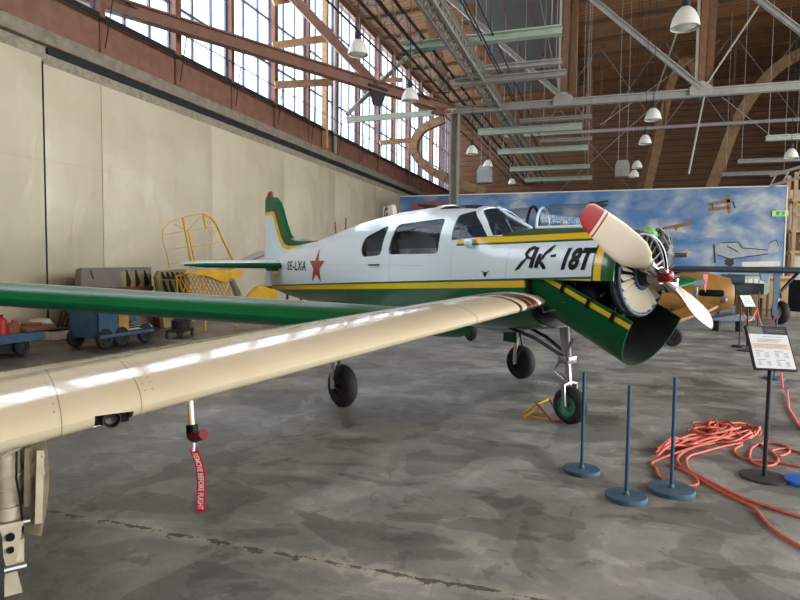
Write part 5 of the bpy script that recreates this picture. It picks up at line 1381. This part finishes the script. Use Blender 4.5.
b = MB(); b.tube([(0, .3, .2), (.1, .8, .42), (.12, 1.3, .62)], .02, 8); b.build('handle', 'soot', do)
# low blue trolley at the far left with things on it
gL = G(44, 351); XT = gL.x + .2
a_ = atX(45, 332, XT); zt2 = a_.z
tl_ = thing('flat_trolley', 'long low blue trolley at the left edge by the wall', 'trolley', (XT, a_.y, 0))
b = MB(); b.box((-.5, -1.6, zt2 - .06), (1.0, 3.2, .14)); b.build('bed', 'cart_blue', tl_, smooth=False)
b = MB(); b.box((-.5, -1.6, zt2 - .22), (.7, 2.8, .18)); b.build('frame', 'soot', tl_, smooth=False)
for yy in (-.4, -2.8):
    for xx in (-.1, -.9): wheel(tl_, (xx, yy, .15), .15, .1, 'dark_steel', 'X'); 
b = MB()
for yy in (-.4, -2.8): b.box((-.5, yy, (zt2 - .3 + .15) / 2 + .02), (.8, .06, max(.06, zt2 - .3 - .1)))
b.build('axle', 'soot', tl_, smooth=False)
def on_trolley(px, name, label, cat_, build_fn, dx=-.3):
    y = atX(px, 335, XT + dx).y; t = thing(name, label, cat_, (XT + dx, y, zt2 + .01)); build_fn(t); return t
def can(t):
    MB().lathe([(.001, 0), (.08, 0), (.08, .24), (.03, .3), (.001, .3)], (0, 0, 0), 'Z', 20).build('body', 'red_can', t); MB().lathe([(.02, .29), (.025, .34), (.001, .345)], (0, 0, 0), 'Z', 12).build('valve', 'soot', t)
on_trolley(2, 'gas_bottle', 'red canister standing on the blue trolley at the left edge', 'canister', can)
for i, (px, h) in enumerate(((10, .16), (13, .2), (16, .18))):
    def tin(t, h=h): MB().lathe([(.001, 0), (.06, 0), (.06, h * .8), (.03, h), (.001, h)], (0, 0, 0), 'Z', 14).build('body', 'rust', t); MB().lathe([(.02, h), (.022, h + .03), (.001, h + .03)], (0, 0, 0), 'Z', 10).build('neck', 'red_can', t)
    on_trolley(px, 'oil_tin', ['reddish tin on the blue trolley, nearest the red canister', 'middle reddish tin on the blue trolley', 'reddish tin on the blue trolley, farthest from the red canister'][i], 'tin', tin)
def rags(t):
    b = MB(); b.box((0, .2, .05), (.3, .7, .1), Matrix.Rotation(.1, 3, 'Z'), .03); b.box((.02, .1, .12), (.24, .3, .06), Matrix.Rotation(.4, 3, 'Z'), .02); b.build('plank', 'timber', t)
on_trolley(26, 'plank_bundle', 'short brown planks on the right end of the blue trolley', 'planks', rags)
# white boxes and drum by the wall
for (px, py, pw, ph, X, nm_, lb, mt) in ((47, 336, 20, 18, -11.5, 'white_drum', 'white round topped tub behind the blue trolley', 'box_white'), (62, 338, 18, 10, -10.9, 'storage_box', 'low white box on the floor between trolley and cart', 'box_white'), (73, 335, 9, 12, -11.9, 'storage_box', 'small brown box beside the low white box', 'box_brown')):
    a_ = atX(px - pw / 2, py, X); c_ = atX(px + pw / 2, py, X); zt3 = atX(px, py - ph, X).z; L_ = c_.y - a_.y
    t = thing(nm_, lb, 'box' if nm_ != 'white_drum' else 'tub', (X, (a_.y + c_.y) / 2, 0))
    if nm_ == 'white_drum':
        MB().lathe([(.001, 0), (L_ * .45, 0), (L_ * .5, .1), (L_ * .5, zt3 - .15), (L_ * .4, zt3 - .03), (.001, zt3)], (-.2, 0, 0), 'Z', 28).build('body', mt, t)
        b = MB(); torus(b, -.2, zt3 - .14, L_ * .5, .02, axis='Z') if False else None; b.lathe([(L_ * .5 + .02, zt3 - .18), (L_ * .5 + .02, zt3 - .14), (L_ * .49, zt3 - .14), (L_ * .49, zt3 - .18)], (-.2, 0, 0), 'Z', 28); b.build('rim', 'soot', t)
    else:
        MB().box((-.2, 0, zt3 / 2 - .03), (.4, L_, zt3 - .06), None, .02).build('body', mt, t); MB().box((-.2, 0, zt3 - .03), (.42, L_ + .03, .05), None, .015).build('lid', 'soot' if mt == 'box_white' else mt, t)
b = MB(); t0 = V(-11.5, atX(68, 330, -11.5).y, 0)
for i in range(5): b.tube([t0 + V(.02 * i, -.35 + .12 * i, .0), t0 + V(.1, -.2 + .1 * i, .62 + .05 * i), t0 + V(.2, .1 + .07 * i, .05)], .03, 8)
tag(b.build('hose_bundle', 'soot'), 'heap of dark hoses lying against the low white box', 'hose')
# poles against the wall behind the tail
for i, (px, y0p, lb) in enumerate(((335, 222, 'upright rusty pole leaning on the wall behind the red star airplane'), (346, 218, 'slanting rusty pole leaning on the wall, right of the upright pole'))):
    p = atX(px, y0p, -12.0); tag(MB().tube([V(-11.6, p.y - (.1 if i == 0 else 1.2), 0), p], .035, 8).build('pole', 'rust'), lb, 'pole')
# silver rounded cowling seen over the tail
pc = atD(302, 241, 13.0); sc_ = thing('engine_cowling', 'rounded silver cowling just visible over the tail fillet of the white airplane', 'cowling', (pc.x, pc.y, 0))
MB().lathe([(.001, pc.z + .06), (.2, pc.z + .03), (.36, pc.z - .12), (.42, pc.z - .5), (.40, pc.z - .5), (.001, pc.z - .46)], (0, 0, 0), 'Z', 24).build('dome', 'silver', sc_)
for k in range(3):
    b = MB(); b.tube([(.3 * math.cos(2.1 * k), .3 * math.sin(2.1 * k), pc.z - .5), (.45 * math.cos(2.1 * k), .45 * math.sin(2.1 * k), 0)], .03, 8); b.build('stand_leg', 'dark_steel', sc_)

# ================================================================== RIGHT BACKGROUND
# timber racking beyond the board
rk = thing('storage_rack', 'timber storage rack with pale sheets, past the right end of the sky board', 'rack', tuple(V(atY(790, 260, 34).x, 34, 0)))
Z = lambda py: atY(795, py, 34).z
b = MB()
for x in (.1, 1.3, 2.6): b.box((x, 0, 3.2), (.16, .16, 6.4)); b.box((x, 1.2, 3.2), (.16, .16, 6.4))
b.build('upright', 'timber_light', rk, smooth=False)
for py in (231, 252, 200): 
    b = MB(); b.box((1.35, .6, Z(py)), (2.8, 1.4, .14)); b.build('shelf', 'timber_light', rk, smooth=False)
b = MB(); b.beam((.1, -.1, Z(204)), (2.6, -.1, Z(231)), .06, .14); b.beam((.1, -.1, Z(214)), (1.6, -.1, Z(231)), .06, .12); b.build('brace', 'timber_light', rk, smooth=False)
bx = thing('crate', 'brown crate on the middle shelf of the timber rack', 'crate', tuple(V(rk.location.x + 1.1, 34.62, Z(252) + .08)))
MB().box((0, 0, .42), (1.7, .7, .84), None, .02).build('case', 'box_brown', bx); b = MB(); b.box((0, -.36, .6), (1.3, .02, .3)); b.build('label_plate', 'box_white', bx, smooth=False)
bx = thing('cabinet', 'cream cabinet with dark window on the lower level of the timber rack', 'cabinet', tuple(V(rk.location.x + 1.2, 34.64, 0)))
MB().box((0, 0, Z(252) / 2 - .06), (2.0, .8, Z(252) - .2), None, .02).build('case', 'box_white', bx); b = MB(); b.box((.35, -.41, Z(263)), (.9, .03, .34)); b.build('window', 'soot', bx, smooth=False)
pn = thing('wall_sheet_pile', 'pale sheets standing behind the timber rack', 'sheets', (rk.location.x + 1.6, 36.2, 0))
for k in range(3): MB().box((.0 + .2 * k, .12 * k, 2.9 - .2 * k), (2.6, .06, 5.8 - .4 * k)).build('sheet', 'box_white', pn, smooth=False)
# display board and table under the slate wing
p = atD(754, 284, 21); t = thing('display_board', 'pale green display board under the slate wing', 'board', (p.x, p.y, 0), YAW)
MB().box((0, 0, p.z - .05), (1.05, .05, .62)).build('panel', 'mint_steel', t, smooth=False)
b = MB(); [b.box((-.35 + .2 * k, -.03, p.z - .05), (.15, .01, .45)) for k in range(4)]; b.build('printed_sheet', 'paper_white', t, smooth=False)
[MB().beam((s_ * .5, 0, 0), (s_ * .5, 0, p.z - .3), .05, .05).build('leg', 'stand_black', t, smooth=False) for s_ in (-1, 1)]
p = atD(763, 296, 22); t = thing('crate', 'tan wooden crate on the floor under the pale green board', 'crate', (p.x, p.y, 0), YAW)
MB().box((0, 0, .72), (1.5, .9, 1.44), None, .02).build('case', 'ochre', t); b = MB(); b.box((0, -.46, 1.3), (1.5, .03, .1)); b.box((0, -.46, .2), (1.5, .03, .1)); b.build('batten', 'box_brown', t, smooth=False)
p = atD(736, 279, 20); t = thing('work_table', 'blue draped table behind the nose of the ochre body', 'table', (p.x, p.y, 0), YAW)
MB().box((0, 0, 1.02), (1.5, .7, .36), None, .03).build('drape', 'slate', t); [MB().box((sx * .7, sy * .28, .36), (.06, .06, .72)).build('leg', 'dark_steel', t, smooth=False) for sx in (-1, 1) for sy in (-1, 1)]
t = thing('storage_box', 'pale blue box on top of the blue draped table', 'box', (p.x, p.y, 1.21), YAW); MB().box((-.1, 0, .14), (.6, .4, .28), None, .02).build('body', 'pale_blue', t); MB().box((-.1, 0, .29), (.64, .44, .03), None, .01).build('lid', 'paper_white', t)
b = MB(); b.loft([[(-.6, 0, .3), (-.6, .3, .3), (-.6, .3, .34), (-.6, 0, .34)], [(.1, -.1, .3), (.1, .5, .3), (.1, .5, .48), (.1, -.1, .48)], [(.6, 0, .32), (.6, .3, .32), (.6, .3, .4), (.6, 0, .4)]])
g = G(732, 332); t = thing('model_boat', 'small slate blue pointed body on stand legs beyond the ochre nose', 'float', (g.x, g.y, 0), YAW); b.build('hull', 'slate_light', t, angle=30)
for x in (-.3, .3): MB().box((x, .2, .16), (.06, .3, .32)).build('leg', 'dark_steel', t, smooth=False)

# ================================================================== LIGHT
w = bpy.data.worlds.new('world'); S.world = w; w.use_nodes = True
nt = w.node_tree; bg = nt.nodes['Background']; bg.inputs[0].default_value = (0.93, 0.96, 1.0, 1); bg.inputs[1].default_value = 2.2
def area(name, loc, rot, sx, sy, power, col=(1, 1, 1)):
    l = bpy.data.lights.new(name, 'AREA'); l.shape = 'RECTANGLE'; l.size = sx; l.size_y = sy; l.energy = power; l.color = col
    o = bpy.data.objects.new(name, l); COL.objects.link(o); o.location = loc; o.rotation_euler = rot; return o
# daylight through the tall windows and the open hangar door on the right and behind
area('window_daylight', (WX - .6, 20, 11.3), (0, -PI / 2, 0), 6.4, 60, 3600, (.88, .95, 1.0))
area('door_daylight', (XR - .3, 7, 4.2), (0, PI / 2, 0), 8, 34, 3600, (1.0, .985, .95))
S.view_settings.view_transform = 'Standard'; S.view_settings.look = 'None'; S.view_settings.gamma = 1; S.view_settings.use_curve_mapping = False
S.view_settings.exposure = 0.48
S.cycles.use_denoising = True
S.cycles.denoising_prefilter = 'FAST'
S.cycles.max_bounces = 8; S.cycles.diffuse_bounces = 5; S.cycles.transparent_max_bounces = 16
S.cycles.sample_clamp_indirect = 8.0
S.cycles.caustics_reflective = False; S.cycles.caustics_refractive = False
